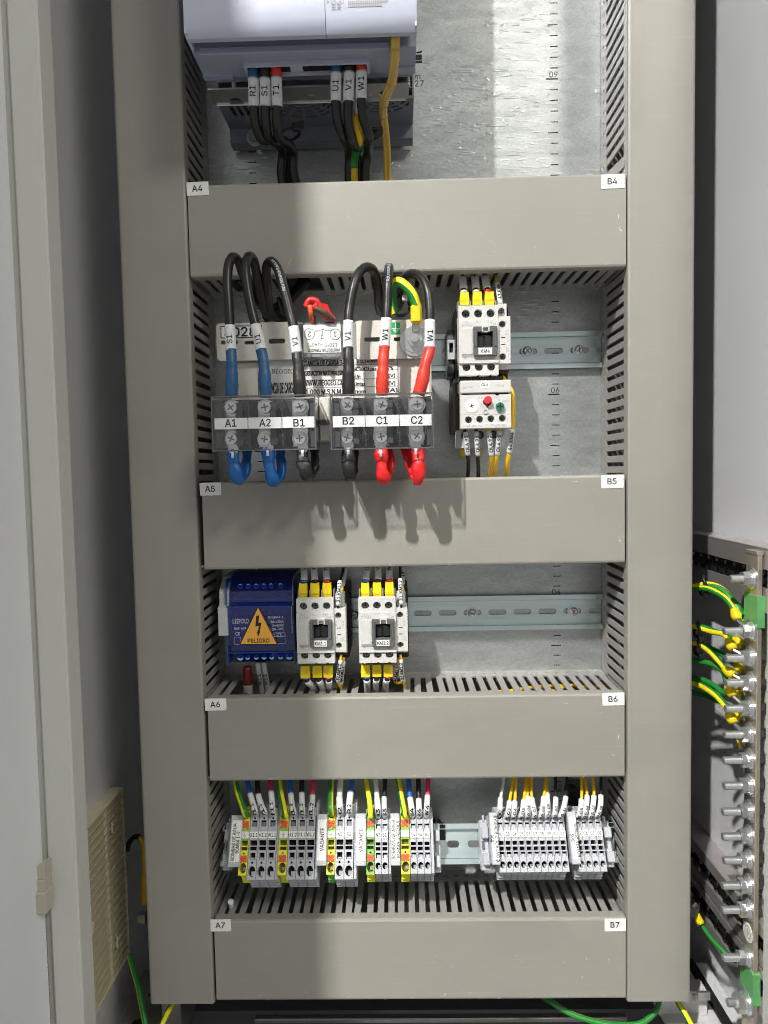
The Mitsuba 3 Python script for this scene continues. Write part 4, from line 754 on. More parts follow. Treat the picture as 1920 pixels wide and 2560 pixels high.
# ------------------------------------------------------------------ overload relay
ol = thing('overload_relay', 'white overload relay with red and green buttons and label OL4', 'relay')
ox0, oz1 = (.2332, .604); ox1, oz0 = (.2767, .5619)
SO = (ox1-ox0)/407
OX = lambda a: ox0+(a-285)*SO
OZ = lambda a: oz1-(a-1000)*SO
part(ol, 'base', cat(box(OX(250), OX(670), -.066, -.010, OZ(1395), OZ(985), .001), box(OX(262), OX(286), -.082, -.060, OZ(1385), OZ(1090), .001), box(OX(300), OX(660), -.070, -.030, OZ(1000), OZ(940), .001)), 'black_plastic', False)
hs = rrect(OX(265), OX(662), OZ(1384), OZ(1532), .0006)
for c in ((335, 1430), (460, 1425), (577, 1424)): hs = hs.difference(sg.Point(OX(c[0]), OZ(c[1])).buffer(34*SO))
part(ol, 'output_shroud', prism(hs, -.074, -.058), 'clip_grey', False)
part(ol, 'output_cavity', box(OX(270), OX(655), -.0595, -.0585, OZ(1525), OZ(1390)), 'cavity', False)
for c in ((335, 1430), (460, 1425), (577, 1424)): part(ol, 'screw', cat(ycyl(OX(c[0]), OZ(c[1]), -.0595, -.066, 24*SO), prism(affinity.translate(unary_union([affinity.rotate(sg.box(-.0022, -.0005, .0022, .0005), a) for a in (20, 110)]), OX(c[0]), OZ(c[1])), -.0664, -.0658)), 'dark_screw')
fr = rrect(OX(285), OX(692), OZ(1000), OZ(1383), .0005)
for c in ((350, 1310), (440, 1308), (530, 1305), (622, 1303)): fr = fr.difference(sg.Point(OX(c[0]), OZ(c[1])).buffer(28*SO))
fr = fr.difference(sg.box(OX(568), OZ(1120), OX(598), OZ(1098))).difference(sg.Point(OX(503), OZ(1168)).buffer(35*SO)).difference(sg.box(OX(494), OZ(1215), OX(512), OZ(1168))).difference(sg.box(OX(304), OZ(1111), OX(676), OZ(1101)))
part(ol, 'housing', cat(prism(fr, -.0905, -.062), box(OX(285), OX(692), -.0925, -.0900, OZ(1100), OZ(1000), .0006), box(OX(285), OX(692), -.0918, -.0903, OZ(1383), OZ(1345), .0004)), 'contactor_white', False)
part(ol, 'cavity', box(OX(290), OX(688), -.0800, -.0790, OZ(1378), OZ(1005)), 'cavity', False)
for c in ((350, 1310), (440, 1308), (530, 1305), (622, 1303)):
    s = part(ol, 'screw', ycyl(OX(c[0]), OZ(c[1]), -.0802, -.0848, 23*SO), 'dark_screw'); part(s, 'cross_slot', prism(affinity.translate(unary_union([affinity.rotate(sg.box(-.0019, -.0004, .0019, .0004), a) for a in (25, 115)]), OX(c[0]), OZ(c[1])), -.0851, -.0847), 'cavity', False)
d_ = part(ol, 'setting_dial', cat(ring(OX(378), OZ(1200), -.0912, -.0905, 54*SO, 46*SO, 36), ycyl(OX(378), OZ(1200), -.0905, -.0910, 45*SO, 32)), 'sticker_white')
part(d_, 'cross_slot', cat(prism(affinity.translate(unary_union([affinity.rotate(sg.box(-.0020, -.00035, .0020, .00035), a) for a in (15, 105)]), OX(376), OZ(1200)), -.0914, -.0909), *[box(OX(378+38*math.cos(t))-.0002, OX(378+38*math.cos(t))+.0002, -.0912, -.0909, OZ(1200+38*math.sin(t))-.0002, OZ(1200+38*math.sin(t))+.0002) for t in np.linspace(-.5, 3.6, 11)]), 'ink', False)
part(ol, 'test_button', cat(cyl((OX(503), -.080, OZ(1158)), (OX(503), -.0955, OZ(1158)), 32*SO, 30*SO, 26), box(OX(496), OX(510), -.088, -.080, OZ(1210), OZ(1130))), 'button_red')
g_ = part(ol, 'reset_button', cyl((OX(602), -.080, OZ(1212)), (OX(602), -.0935, OZ(1212)), 36*SO, 34*SO, 28), 'button_green')
part(g_, 'cross_slot', prism(affinity.translate(unary_union([affinity.rotate(sg.box(-26*SO, -6*SO, 26*SO, 6*SO), a) for a in (2, 92)]), OX(602), OZ(1212)), -.0938, -.0934), 'ink', False)
l_ = part(ol, 'name_label', box(OX(442), OX(523), -.0929, -.0926, OZ(1060), OZ(1013)), 'sticker_white', False); part(l_, 'lettering', text('OL4', 21*SO, OX(482), -.0929, OZ(1035), w=54*SO, bold=True), 'ink', False)
part(ol, 'print', cat([text(s, h*SO, OX(x), y_, OZ(z), w=w_*SO) for s, h, x, z, w_, y_ in (('legrand', 20, 346, 1052, 78, -.0925), ('RTX40', 17, 604, 1046, 68, -.0925), ('TEST', 13, 446, 1138, 44, -.0905), ('TRIP', 13, 578, 1135, 42, -.0905), ('RESET', 13, 652, 1167, 56, -.0905), ('4', 16, 322, 1155, 10, -.0905), ('A', 12, 560, 1195, 9, -.0905), ('M', 12, 598, 1158, 14, -.0905), ('95-NC-96', 17, 393, 1364, 118, -.0918), ('97-NO-98', 17, 582, 1360, 118, -.0918))] +
    [box(OX(300), OX(690), -.0906, -.09045, OZ(1272), OZ(1269)), box(OX(375), OX(415), -.0907, -.09046, OZ(1302), OZ(1299)), box(OX(556), OX(598), -.0907, -.09046, OZ(1276), OZ(1273))]), 'ink_grey', False)
part(ol, 'seal_eye', cat(ring(OX(487), OZ(1246), -.0920, -.0904, 20*SO, 13*SO, 20)), 'contactor_white')
part(ol, 'yellow_boot', cat(box(OX(304), OX(362), -.062, -.054, OZ(1600), OZ(1533), .001), box(OX(440), OX(482), -.062, -.054, OZ(1592), OZ(1530), .001)), 'lug_yellow')
aux_wire('leftmost black wire under the overload relay, sleeve OL4.95', 'OL4.95', [(.2374, -.08, .5627), (.2381, -.082, .5603), (.2391, -.082, .5503), (.24, -.08, .541), (.2411, -.074, .5328), (.2419, -.062, .5238), (.242, -.05, .51)], (.2381, -.082, .5603), (.24, -.08, .541), 'cable_black', r=.0017, rs=.0023, h=.0029)
aux_wire('right one of two black wires under the overload relay, sleeve OL4.96', 'OL4.96', [(.2477, -.08, .5624), (.2477, -.082, .5605), (.2481, -.082, .5501), (.2488, -.08, .5403), (.2498, -.074, .5326), (.2512, -.062, .5236), (.2513, -.05, .51)], (.2477, -.082, .5605), (.2488, -.08, .5403), 'cable_black', r=.0017, rs=.0021, h=.0029)
aux_wire('left one of two yellow wires under the overload relay, sleeve OL4.97', 'OL4.97', [(.2583, -.08, .5631), (.2586, -.082, .5603), (.2596, -.082, .5499), (.2607, -.08, .5398), (.2615, -.074, .5324), (.2619, -.062, .5234), (.2617, -.05, .51)], (.2586, -.082, .5603), (.2607, -.08, .5398), 'wire_yellow', r=.0017, rs=.0022, h=.0029)
aux_wire('right one of two yellow wires under the overload relay, sleeve OL4.98', 'OL4.98', [(.2682, -.08, .5634), (.2676, -.082, .5604), (.2666, -.082, .5497), (.266, -.08, .5405), (.2651, -.074, .5323), (.2662, -.062, .5233), (.2665, -.05, .51)], (.2676, -.082, .5604), (.266, -.08, .5405), 'wire_yellow', r=.0017, rs=.0022, h=.0029)
aux_wire('yellow wire with sleeve 44.KM4 bowing past the right side of the overload relay', '44.KM4', [(.274, -.06, .6111), (.277, -.066, .6036), (.2804, -.07, .597), (.2812, -.074, .5872), (.2807, -.076, .5738), (.2798, -.076, .5627), (.2785, -.076, .5519), (.2772, -.074, .5421), (.2762, -.07, .5332), (.2769, -.062, .5243), (.2774, -.05, .51)], (.2798, -.076, .5627), (.2772, -.074, .5421), 'wire_yellow', r=.0020, rs=.0025, h=.0030)
ec = thing('end_clamp', 'dark grey rail end clamp to the left of contactor KM4', 'clamp')
part(ec, 'body', cat(box(.2267, .2333, -.034, -.0085, .6147, .6582, .001), box(.2268, .2326, -.040, -.033, .617, .6308, .001)), 'dark_plastic', False)
part(ec, 'clip', prism(sg.box(*(.2265, .6298), *(.2329, .6474)).difference(sg.box(*(.2278, .6358), *(.2316, .6449))), -.044, -.039), 'clip_grey', False)
part(ec, 'window', box(.2277, .2319, -.0395, -.0390, .6358, .6456), 'cavity', False)

# ------------------------------------------------------------------ blue distribution block
bb = thing('distribution_block', 'translucent blue power distribution block with orange danger triangle', 'distribution block')
BX0, BX1 = .019, .0802
def Bz(v, y=-.066): return .3898 + (480-v)*(.4123 - .3898)/180
side = [(-.012, Bz(790)), (-.050, Bz(788)), (-.058, Bz(700)), (-.0585, Bz(645)), (-.064, Bz(632)), (-.0655, Bz(350)), (-.0650, Bz(343)), (-.0590, Bz(330)), (-.0582, Bz(322)), (-.0580, Bz(300)), (-.0574, Bz(270)), (-.0563, Bz(243)), (-.0545, Bz(217)), (-.0520, Bz(193)), (-.0488, Bz(171)), (-.0450, Bz(152)), (-.0405, Bz(137)), (-.0350, Bz(125)), (-.028, Bz(117)), (-.012, Bz(110))]
inner = [(-.010, Bz(784)), (-.046, Bz(780)), (-.052, Bz(700)), (-.054, Bz(350)), (-.0535, Bz(310)), (-.0525, Bz(270)), (-.0505, Bz(235)), (-.0475, Bz(200)), (-.0435, Bz(172)), (-.0385, Bz(148)), (-.032, Bz(130)), (-.022, Bz(120)), (-.010, Bz(118))]
part(bb, 'body', prism_x(inner, BX0+.0018, BX1-.0018), 'blue_body', 25)
def skin(poly, x0, x1):
    ms = []
    for (a, b), (c, d) in zip(poly[:-1], poly[1:]): ms.append(mk([[x0, a, b], [x1, a, b], [x1, c, d], [x0, c, d]], [[0, 1, 2], [0, 2, 3]]))
    return cat(ms)
part(bb, 'lid', skin(side, BX0, BX1), 'blue_lid', 22)
part(bb, 'lid_seam', cat(box(BX0, BX1, -.0665, -.0658, Bz(349), Bz(343)), box(BX0-.0012, BX1+.0004, -.0600, -.0585, Bz(703), Bz(696)), box(BX0-.001, BX1, -.0596, -.0586, Bz(648), Bz(640)), box(BX0, BX1, -.0582, -.0574, Bz(306), Bz(299)), *[box(BX0-.0008, BX0, -.064, -.03, Bz(785), Bz(150)), box(BX1, BX1+.0006, -.064, -.03, Bz(785), Bz(150))]), 'blue_body', False)
for row, xs_, zv, yv in (('top', (282, 343, 402, 460, 515, 585), 213, -.0505), ('bottom', (268, 322, 388, 447, 505, 572, 638), 746, -.0512)):
    for i, px in enumerate(xs_):
        x = BX0 + (px-197)*(BX1-BX0)/493; z = Bz(zv); big = row == 'bottom' and i in (0, 6)
        s = part(bb, 'screw', cat(ycyl(x, z, yv+.004, yv-.0022, .0030 if big else .0024, 18)), 'blue_screw'); part(s, 'slot', prism(affinity.translate(unary_union([affinity.rotate(sg.box(-.0016, -.0003, .0016, .0003), a) for a in (0, 90)]), x, z), yv-.0025, yv-.0021), 'blue_body', False)
for x0_, x1_, ztop, zbot, sgn in ((.0117, BX0+.0012, 150, 555, -1), (BX1-.0012, .0795, 135, 545, 1)):
    part(bb, 'side_clip', prism_x(sg.Polygon([(-.008, Bz(ztop-10)), (-.044, Bz(ztop)), (-.058, Bz(ztop+70)), (-.0602, Bz(250)), (-.0602, Bz(330)), (-.0672, Bz(350)), (-.0672, Bz(zbot)), (-.050, Bz(zbot)), (-.047, Bz(320)), (-.045, Bz(ztop+70)), (-.036, Bz(ztop+30)), (-.008, Bz(ztop+20))]), x0_, x1_), 'clip_grey', False)
part(bb, 'rail_foot', box(.004, BX0-.001, -.03, -.009, Bz(575), Bz(370), .001), 'dark_plastic')
by = -.0662
tri = [(.0486, .4076), (.066, .3711), (.0302, .3717)]
T_ = sg.Polygon(tri); ds = part(bb, 'danger_sticker', prism(T_, by-.0006, by-.0002), 'danger_orange', False, label='orange danger triangle with lightning bolt')
part(ds, 'border', prism(T_.difference(T_.buffer(-.0008)), by-.0007, by-.00061), 'ink', False)
bolt = [(.0467, .3984), (.0494, .3984), (.0484, .3915), (.0514, .3922), (.0494, .3838), (.0501, .3837), (.0479, .3793), (.0467, .3838), (.0476, .3838), (.0489, .3891), (.0456, .3883)]
part(ds, 'symbol', prism(bolt, by-.0008, by-.00061), 'ink', False); part(ds, 'lettering', text('PELIGRO', .0038, .0481, by-.0006, .3753, w=.0200, bold=True), 'ink', False)
bp = [text(s, h, .0244 + (px-240)*(BX1-BX0)/493, by, Bz(zv), w=w_) for s, h, px, zv, w_ in (('LEIPOLD', .0042, 302, 450, .0145), ('BUK 407', .0022, 297, 504, .0108), ('CE', .0030, 277, 543, .0042), ('EN 60947-1', .0022, 563, 425, .0140), ('Ipk =20kA', .0022, 571, 458, .0118), ('Ui=500V', .0022, 577, 485, .0104), ('-25A-40°C', .0022, 570, 513, .0125), ('175', .0022, 582, 552, .0046))]
for a, b, c, d in ((250, 300, 570, 622), (545, 628, 540, 566), (545, 628, 570, 622)):
    f_ = lambda px: .0244 + (px-240)*(BX1-BX0)/493
    r_ = sg.box(f_(a), Bz(d), f_(b), Bz(c)); bp.append(prism(r_.difference(r_.buffer(-.00018)), by-.0002, by))
part(bb, 'print', cat(bp), 'print_white', False)
k = thing('feed_cable', 'dark red cable with white sleeve dropping from the blue block into the sixth duct', 'cable')
p = Path([(.0325, -.045, .3453), (.0323, -.045, .3362), (.0323, -.045, .327), (.0324, -.045, .312)]); part(k, 'insulation', tube(p, .0042), 'wire_red', True); sleeve(k, p, p.L*.52, p.L, .0045, 'V', .004, mat='grey_plastic')
for i, (px, t) in enumerate(((422, 'W1.1'), (463, 'W1.2'))):
    k = thing('feed_cable', f'{("left", "right")[i]} one of two thin pale sleeved cables under the blue block', 'cable'); p = Path([(.018 + (px-240)*.000138-.0006, -.046, Bz(785)), (.018 + (px-240)*.000138, -.047, Bz(860)), (.018 + (px+8-240)*.000138, -.045, Bz(930)), (.018 + (px+14-240)*.000138, -.04, .312)])
    part(k, 'insulation', tube(p, .0022), 'cable_black', True); sleeve(k, p, p.L*.05, p.L*.85, .0026, t, .0034, mat='grey_plastic')
# wires lying inside the sixth duct, seen through its slots
for i in range(5):
    k = thing('duct_wire', 'thin yellow wire inside the sixth duct glimpsed through its slots', 'wire', 'yellow wires inside the sixth duct'); xa = (.215, .16, .27, .30, .24)[i]; y0 = (-.030, -.044, -.052, -.036, -.060)[i]; z_ = (.318, .3145, .317, .319, .313)[i]
    pts = [(xa, y0, z_-.012)] + [(x, y0-.007*math.sin(x*(30+4*i)+i), z_-.0018-.0018*math.sin(x*55+i*2)) for x in np.linspace(xa+.04, .374, 6)]
    part(k, 'insulation', tube(Path(pts, .004), .0015, 8), 'wire_yellow', True)
# ------------------------------------------------------------------ tilted terminal row of the fourth bay
O7, TH = (0, -.050, .173), 30.0
XF7 = TF().translate(list(O7)).rotate([1, 0, 0], -TH)
ct, st = math.cos(math.radians(TH)), math.sin(math.radians(TH))
def W7(x, v, n): return (x, O7[1]+v*st-n*ct, O7[2]+v*ct+n*st)
k = thing('din_rail', 'bright tilted zinc rail under the terminal row of the lowest bay', 'rail')
web = sg.box(.004, -.0125, .3785, .0125)
for i in range(18):
    a = .2191 + (i-11)*(.2388 - .2191); b = a + .2305 - .2191
    web = web.difference(rrect(a, b, -.0032, .0030, .0028).intersection(web))
part(k, 'web', prism(web, .0050, .0062), 'rail_zinc', False, xf=XF7)
for s in (-1, 1):
    part(k, 'flange', prism_x(sg.Polygon([(.0062, s*.0122), (0, s*.0122), (-.0008, s*.0130), (-.0008, s*.0175), (.0004, s*.0175), (.0004, s*.0135), (.0062, s*.0134)]), .004, .3785), 'rail_zinc', False, xf=XF7)
for x in (.012, .2069 + .004, .371):
    part(k, 'support', cat(cyl((x, 0, O7[2]-.006), (x, O7[1]+.012, O7[2]-.006), .006), box(x-.007, x+.007, O7[1]+.006, O7[1]+.012, O7[2]-.015, O7[2]+.015)), 'black_plastic')
part(k, 'standoff_bolt', cat(ycyl(.3473, .2029, 0, -.02, .006, 20), ycyl(.3473, .2029, -.02, -.023, .0085, 24)), 'black_plastic')
part(k, 'bracket_plate', box(.3431, .3599, -.004, -.001, .187, .2121), 'dark_plastic')
NF = .036
Vb = lambda y: .0298 + (y-450)*(-.0262 - .0298)/825
Vs = lambda y: .0244 + (y-400)*(-.0214 - .0244)/550
V2 = lambda y: .0229 + (y-450)*(-.0208 - .0229)/550
def bodyprof(vt, vb, nf):
    """Side view: (-n, v) outline of a terminal housing."""
    return sg.Polygon([(-.001, vb+.004), (-.006, vb-.0065), (-.011, vb-.0065), (-.0112, vb-.0045), (-.016, vb-.0045), (-.0162, vb-.0025), (-nf+.010, vb-.002), (-nf+.0012, vb), (-nf+.0012, vt), (-nf+.010, vt+.004), (-.016, vt+.0055), (-.006, vt+.006), (-.001, vt-.004)])
_cache = {}
def faceplate(kind, w):
    """Front plate with its openings, mesh centred on x = 0, and the shared inner bits."""
    key = (kind, round(w, 5))
    if key in _cache: return _cache[key]
    g = .00022; hw = w/2-g; V = Vb if kind in ('big', 'earth') else (V2 if kind == 'mid' else Vs)
    if kind == 'big':
        top, bot = V(440), V(1312); f = rrect(-hw, hw, bot, top, .0006)
        e = lambda y0, y1: affinity.scale(sg.Point(0, (V(y0)+V(y1))/2).buffer(1, quad_segs=8), min(hw-.0007, .0034), (V(y0)-V(y1))/2)
        holes = [e(448, 524), e(1150, 1278), sg.Point(0, V(568)).buffer(.0010), sg.Point(0, V(1112)).buffer(.0010), sg.box(-.0024, V(672), .0024, V(592)), sg.box(-.0024, V(1075), .0024, V(992)), sg.box(-hw+.0006, V(905), hw-.0006, V(838)), sg.box(-hw+.0006, V(962), hw-.0006, V(918))]
        btn = [sg.box(-.0019, V(668), .0021, V(612)), sg.box(-.0020, V(1072), .0016, V(1050))]; metal = [sg.box(-.0006, V(1268), .0030, V(1215))]; lab = (V(733), V(818)); mets = []
    elif kind == 'earth':
        top, bot = V(470), V(1258); f = rrect(-hw, hw, bot, top, .0006)
        holes = [sg.Point(0, V(530)).buffer(min(hw-.0005, .0037)), affinity.scale(sg.Point(0, V(1175)).buffer(1, quad_segs=8), min(hw-.0005, .0038), .0044), sg.box(-hw+.0006, V(905), hw-.0006, V(840)), sg.box(-hw+.0006, V(962), hw-.0006, V(920)), sg.Point(0, V(1000)).buffer(.0009)]
        btn = []; metal = [sg.box(-.0004, V(1205), .0030, V(1165))]; lab = (V(733), V(818))
    else:
        if kind == 'mid': r0 = (450, 492, 538, 588, 618, 690, 728, 762, 778, 815, 838, 892, 935, 1005, 1050)
        else: r0 = (400, 460, 498, 552, 582, 648, 682, 722, 738, 778, 790, 838, 882, 948, 985)
        top, bot = V(r0[0]-12), V(r0[14]); f = rrect(-hw, hw, bot, top, .0004)
        e = lambda y0, y1: affinity.scale(sg.Point(0, (V(y0)+V(y1))/2).buffer(1, quad_segs=8), hw-.0004, (V(y0)-V(y1))/2)
        holes = [e(r0[0], r0[1]+4), e(r0[12], r0[13]), sg.box(-hw+.0009, V(r0[3]), hw-.0005, V(r0[2])), sg.box(-hw+.0009, V(r0[11]), hw-.0005, V(r0[10])), sg.box(-hw+.0006, V(r0[7]), hw-.0006, V(r0[6])), sg.box(-hw+.0006, V(r0[9]), hw-.0006, V(r0[8]))]
        btn = [sg.box(-hw+.0016, V(r0[3]), hw-.0008, V(r0[2]+16)), sg.box(-hw+.0016, V(r0[11]), hw-.0008, V(r0[10]+20))]
        metal = [sg.box(-.0002, V(r0[13]-6), hw-.0008, V(r0[12]+28))]; lab = (V(r0[4]), V(r0[5]))
    for h_ in holes: f = f.difference(h_)
    out = dict(face=prism(f, -NF, -NF+.0075), top=top, bot=bot, lab=lab, hw=hw, btn=btn, metal=metal, V=V,
               body=cat(prism_x(bodyprof(top, bot, NF-.0075), -hw, hw), box(-hw, hw, -NF, -NF+.0075, top-.0002, top+.0002), box(-hw, hw, -NF, -NF+.0075, bot-.0002, bot+.0002)))
    # stand-alone side walls so that the hollow front reads as solid from the side
    out['side'] = cat(box(-hw, -hw+.0005, -NF+.0002, -NF+.0075, bot, top), box(hw-.0005, hw, -NF+.0002, -NF+.0075, bot, top), box(-hw, hw, -NF+.0002, -NF+.0075, top-.0005, top), box(-hw, hw, -NF+.0002, -NF+.0075, bot, bot+.0005))
    _cache[key] = out; return out
_ply = {}
def P7(key, mesh, mat):
    if key not in _ply: _ply[key] = mikit.ply(mesh, mat, smooth=False)
    return _ply[key]
def terminal(x0, x1, kind, txt, lab, earth_mats=('earth_yellow', 'earth_green'), group=None):
    w = x1-x0; c = faceplate(kind, w); xf = XF7 @ TF().translate([(x0+x1)/2, 0, 0]); kk = (kind, round(w, 5)); g = 'terminal_grey'
    k = thing('earth_terminal' if kind == 'earth' else 'feed_terminal', lab, 'terminal', group)
    if kind == 'earth':
        V, hw = c['V'], c['hw']; up, lo = earth_mats
        part(k, 'housing', P7(kk+('b',), c['body'], lo) if up == lo else mikit.ply(c['body'], lo), None, xf=xf)
        fy = c['face']; m = trimesh.Trimesh(fy.vertices, fy.faces, process=False)
        part(k, 'face', cat(m, c['side']), up, False, xf=xf)
        part(k, 'green_band', cat(box(-hw+.0001, hw-.0001, -NF-.0004, -NF+.0002, V(728), V(697), .0002), box(-hw+.0001, hw-.0001, -NF-.0003, -NF+.0002, V(838), V(822), .0002)), 'earth_green', False, xf=xf)
        part(k, 'cavity', box(-hw+.0006, hw-.0006, -NF+.0066, -NF+.0072, c['bot']+.0006, c['top']-.0006), 'earth_dark', False, xf=xf)
        for a, b in ((692, 602), (1106, 1022)):
            ps = []; za, zb = V(a), V(b)
            for sx in (-1, 1):
                for (q0, q1) in ((za, za+(zb-za)*.45), (za+(zb-za)*.55, zb)): ps.append(box(*sorted((sx*.0004, sx*(hw-.0006))), -NF-.0012, -NF+.001, q0, q1, .0003))
            ps.append(box(-.0008, .0008, -NF-.0006, -NF+.001, za+.0008, zb-.0008)); ps.append(box(-hw+.001, hw-.001, -NF-.0004, -NF+.001, za+(zb-za)*.4, za+(zb-za)*.6))
            part(k, 'push_button', cat(ps), 'push_orange', False, xf=xf)
        part(k, 'clamp_metal', cat([prism(p_, -NF+.004, -NF+.0065) for p_ in c['metal']]), 'terminal_metal', False, xf=xf)
    else:
        part(k, 'housing', P7(kk+('b',), cat(c['body'], c['face'], c['side']), g), None, xf=xf)
        part(k, 'cavity', P7(kk+('c',), box(-c['hw']+.0006, c['hw']-.0006, -NF+.0066, -NF+.0072, c['bot']+.0006, c['top']-.0006), 'cavity'), None, xf=xf)
        for i, b_ in enumerate(c['btn']): part(k, 'push_slot', P7(kk+('p', i), prism(b_, -NF+.0030, -NF+.0068), 'terminal_slot' if kind == 'big' and i == 0 else g), None, xf=xf)
        part(k, 'clamp_metal', P7(kk+('m',), cat([prism(p_, -NF+.0035, -NF+.0065) for p_ in c['metal']]), 'zinc'), None, xf=xf)
    za, zb = c['lab']; m_ = part(k, 'marker', P7(kk+('l',), box(-c['hw'], c['hw'], -NF-.0011, -NF+.0002, zb, za, .0002), 'sticker_white'), None, xf=xf)
    zc = (za+zb)/2
    if txt == 'earth':
        part(m_, 'symbol', cat(box(-.0002, .0002, -NF-.0014, -NF-.0011, zc, zc+.0022), *[box(-w_, w_, -NF-.0014, -NF-.0011, zc-i*.0011-.0002, zc-i*.0011+.0002) for i, w_ in enumerate((.0017, .0011, .0005))]), 'ink_grey', False, xf=xf)
    elif txt:
        ww = min(2*c['hw']-.0006, .0018*len(txt) if kind != 'big' else .0019*len(txt)); part(m_, 'lettering', text(txt, .0030 if kind != 'small' else .0029, 0, -NF-.0011, zc, w=ww, bold=True, depth=.00015), 'ink', False, xf=xf)
    return k
def end_plate(x0, x1, big, lab):
    c = faceplate('big' if big else 'mid', .007); k = thing('end_plate', lab, 'end plate')
    scene[k] = {**mikit.ply(prism_x(bodyprof(c['top']+(.004 if big else .0015), c['bot'], NF-.0012), x0, x1), 'terminal_grey'), 'to_world': XF7}
bx_ = lambda px: .0365 + (px-408)*(.0969 - .0365)/802
cx7 = lambda px: .1154 + (px-243)*(.2018 - .1154)/982
dx7 = lambda px: .2689 + (px-395)*(.358 - .2689)/975
YGm = ('earth_yellow', 'earth_green')
terminal(bx_(300), bx_(406), 'earth', 'earth', 'leftmost yellow earth terminal, just left of terminal U1.1', ('earth_yellow', 'earth_yellow'))
for i, t in enumerate(('U1.1', 'V1.1', 'W1.1')): terminal(bx_((408, 518, 630)[i]), bx_((518, 630, 740)[i]), 'big', t, f'grey terminal {t}, {("left", "middle", "right")[i]} one of the leftmost three')
end_plate(bx_(741), bx_(768), True, 'grey end plate between terminal W1.1 and an earth terminal')
terminal(bx_(770), bx_(880), 'earth', 'earth', 'second yellow earth terminal, just left of terminal U1.2', ('earth_yellow', 'earth_yellow'))
for i, t in enumerate(('U1.2', 'V1.2', 'W1.2')): terminal(bx_((882, 992, 1100)[i]), bx_((992, 1100, 1210)[i]), 'big', t, f'grey terminal {t}, {("left", "middle", "right")[i]} one of the second three')
end_plate(bx_(1211), bx_(1238), True, 'grey end plate right of terminal W1.2')
terminal(cx7(155), cx7(242), 'earth', 'earth', 'yellow earth terminal with green foot left of terminal N2', ('earth_yellow', 'earth_green'))
for i, t in enumerate(('N2', 'R2')): terminal(cx7((243, 337)[i]), cx7((337, 432)[i]), 'big', t, f'grey terminal marked {t}')
end_plate(cx7(433), cx7(462), True, 'grey end plate right of terminal R2')
terminal(cx7(562), cx7(650), 'earth', 'earth', 'the one mostly green earth terminal, left of terminal N3', ('earth_green', 'earth_yellow'))
for i, t in enumerate(('N3', 'S3')): terminal(cx7((651, 720)[i]), cx7((720, 790)[i]), 'mid', t, f'grey terminal marked {t}')
end_plate(cx7(791), cx7(815), False, 'grey end plate right of terminal S3')
terminal(cx7(918), cx7(1012), 'earth', 'earth', 'rightmost yellow earth terminal, just left of terminal U4', ('earth_yellow', 'earth_yellow'))
for i, t in enumerate(('U4', 'V4', 'W4')): terminal(cx7((1014, 1085, 1155)[i]), cx7((1085, 1155, 1226)[i]), 'mid', t, f'grey terminal marked {t}')
end_plate(cx7(1227), cx7(1258), False, 'grey end plate right of terminal W4')
pw = (1005-395)/9
ORD = ('leftmost', 'second', 'third', 'fourth', 'fifth', 'sixth', 'seventh', 'eighth', 'ninth', 'tenth')
for i, t in enumerate(('NC', '03', '04', '05', '06', '07', '08', '09', '10', '11')): terminal(dx7(395+(i-1)*pw), dx7(395+i*pw), 'small', t, f'small grey terminal {t}, {ORD[i]} of the ten beside the B06 strip')
pw = (1370-1165)/3
for i, t in enumerate(('05', '06', '07', '08')): terminal(dx7(1165+(i-1)*pw), dx7(1165+i*pw), 'small', t, f'small grey terminal {t}, {ORD[i]} of the rightmost four')
# group marker carriers: long white strips standing proud of the row
def carrier(k0, k1, lines, lab, hs, nn=.040, xl=None):
    """k0, k1: (x, v) of the top left and bottom right corner of the carrier."""
    k = thing('marker_carrier', lab, 'marker'); (xa, va), (xb, vb) = k0, k1; lean = 0
    part(k, 'holder', cat(box(xa, xb, -nn, -nn+.004, vb, va, .0006), box(xa+.001, xb-.001, -nn+.0045, -.002, vb+.002, va-.006, .0005), box(xa+.0003, xb-.0003, -nn+.0035, -.006, va-.009, va-.001, .0006), box(xa+.0003, xb-.0003, -nn+.0035, -.012, vb+.001, vb+.006, .0006)), 'terminal_grey', False, xf=XF7)
    p_ = part(k, 'strip', box(xa+.0011, xb-.0005, -nn-.0006, -nn+.0006, vb+.0040, va-.0045, .0002), 'sticker_white', False, xf=XF7)
    vm = (va+vb)/2; xm = (xa+xb)/2+.0003; ms = []
    for (s, off, w, dv) in lines: ms.append(text(s, hs, xm+off, -nn-.0006, vm+dv, rot=90, w=w, depth=.0002, bold=True))
    part(p_, 'lettering', cat(ms), 'ink' , False, xf=XF7)
carrier((.0194, .0246), (.03, -.0185), [('BOMBAS DE AGUA', -.0016, .0305, -.001), ('BOMBA 1-2', .0021, .0178, -.0015)], 'white strip reading BOMBAS DE AGUA BOMBA 1-2 at the left end', .0030)
carrier((.0984, .0247), (.1081, -.0181), [('VACANTE', .0002, .0192, 0)], 'left one of two white strips reading VACANTE, before N2', .0033)
carrier((.1339, .0248), (.1436, -.0185), [('VACANTE', -.0001, .0192, -.001)], 'right one of two white strips reading VACANTE, before N3', .0031)
carrier((.1658, .0247), (.1744, -.0185), [('BOMBAS DE AGUA', -.0018, .0330, 0), ('BOMBA 3 REINER', .0022, .0305, 0)], 'white strip reading BOMBAS DE AGUA BOMBA 3 REINER', .0027)
carrier((.2558, .0244), (.2631, -.0186), [('B06', -.0028, .0058, 0), ('CONTROL 2 BOMBAS', .0014, .0375, 0)], 'white strip reading B06 CONTROL 2 BOMBAS', .0028, nn=.042)
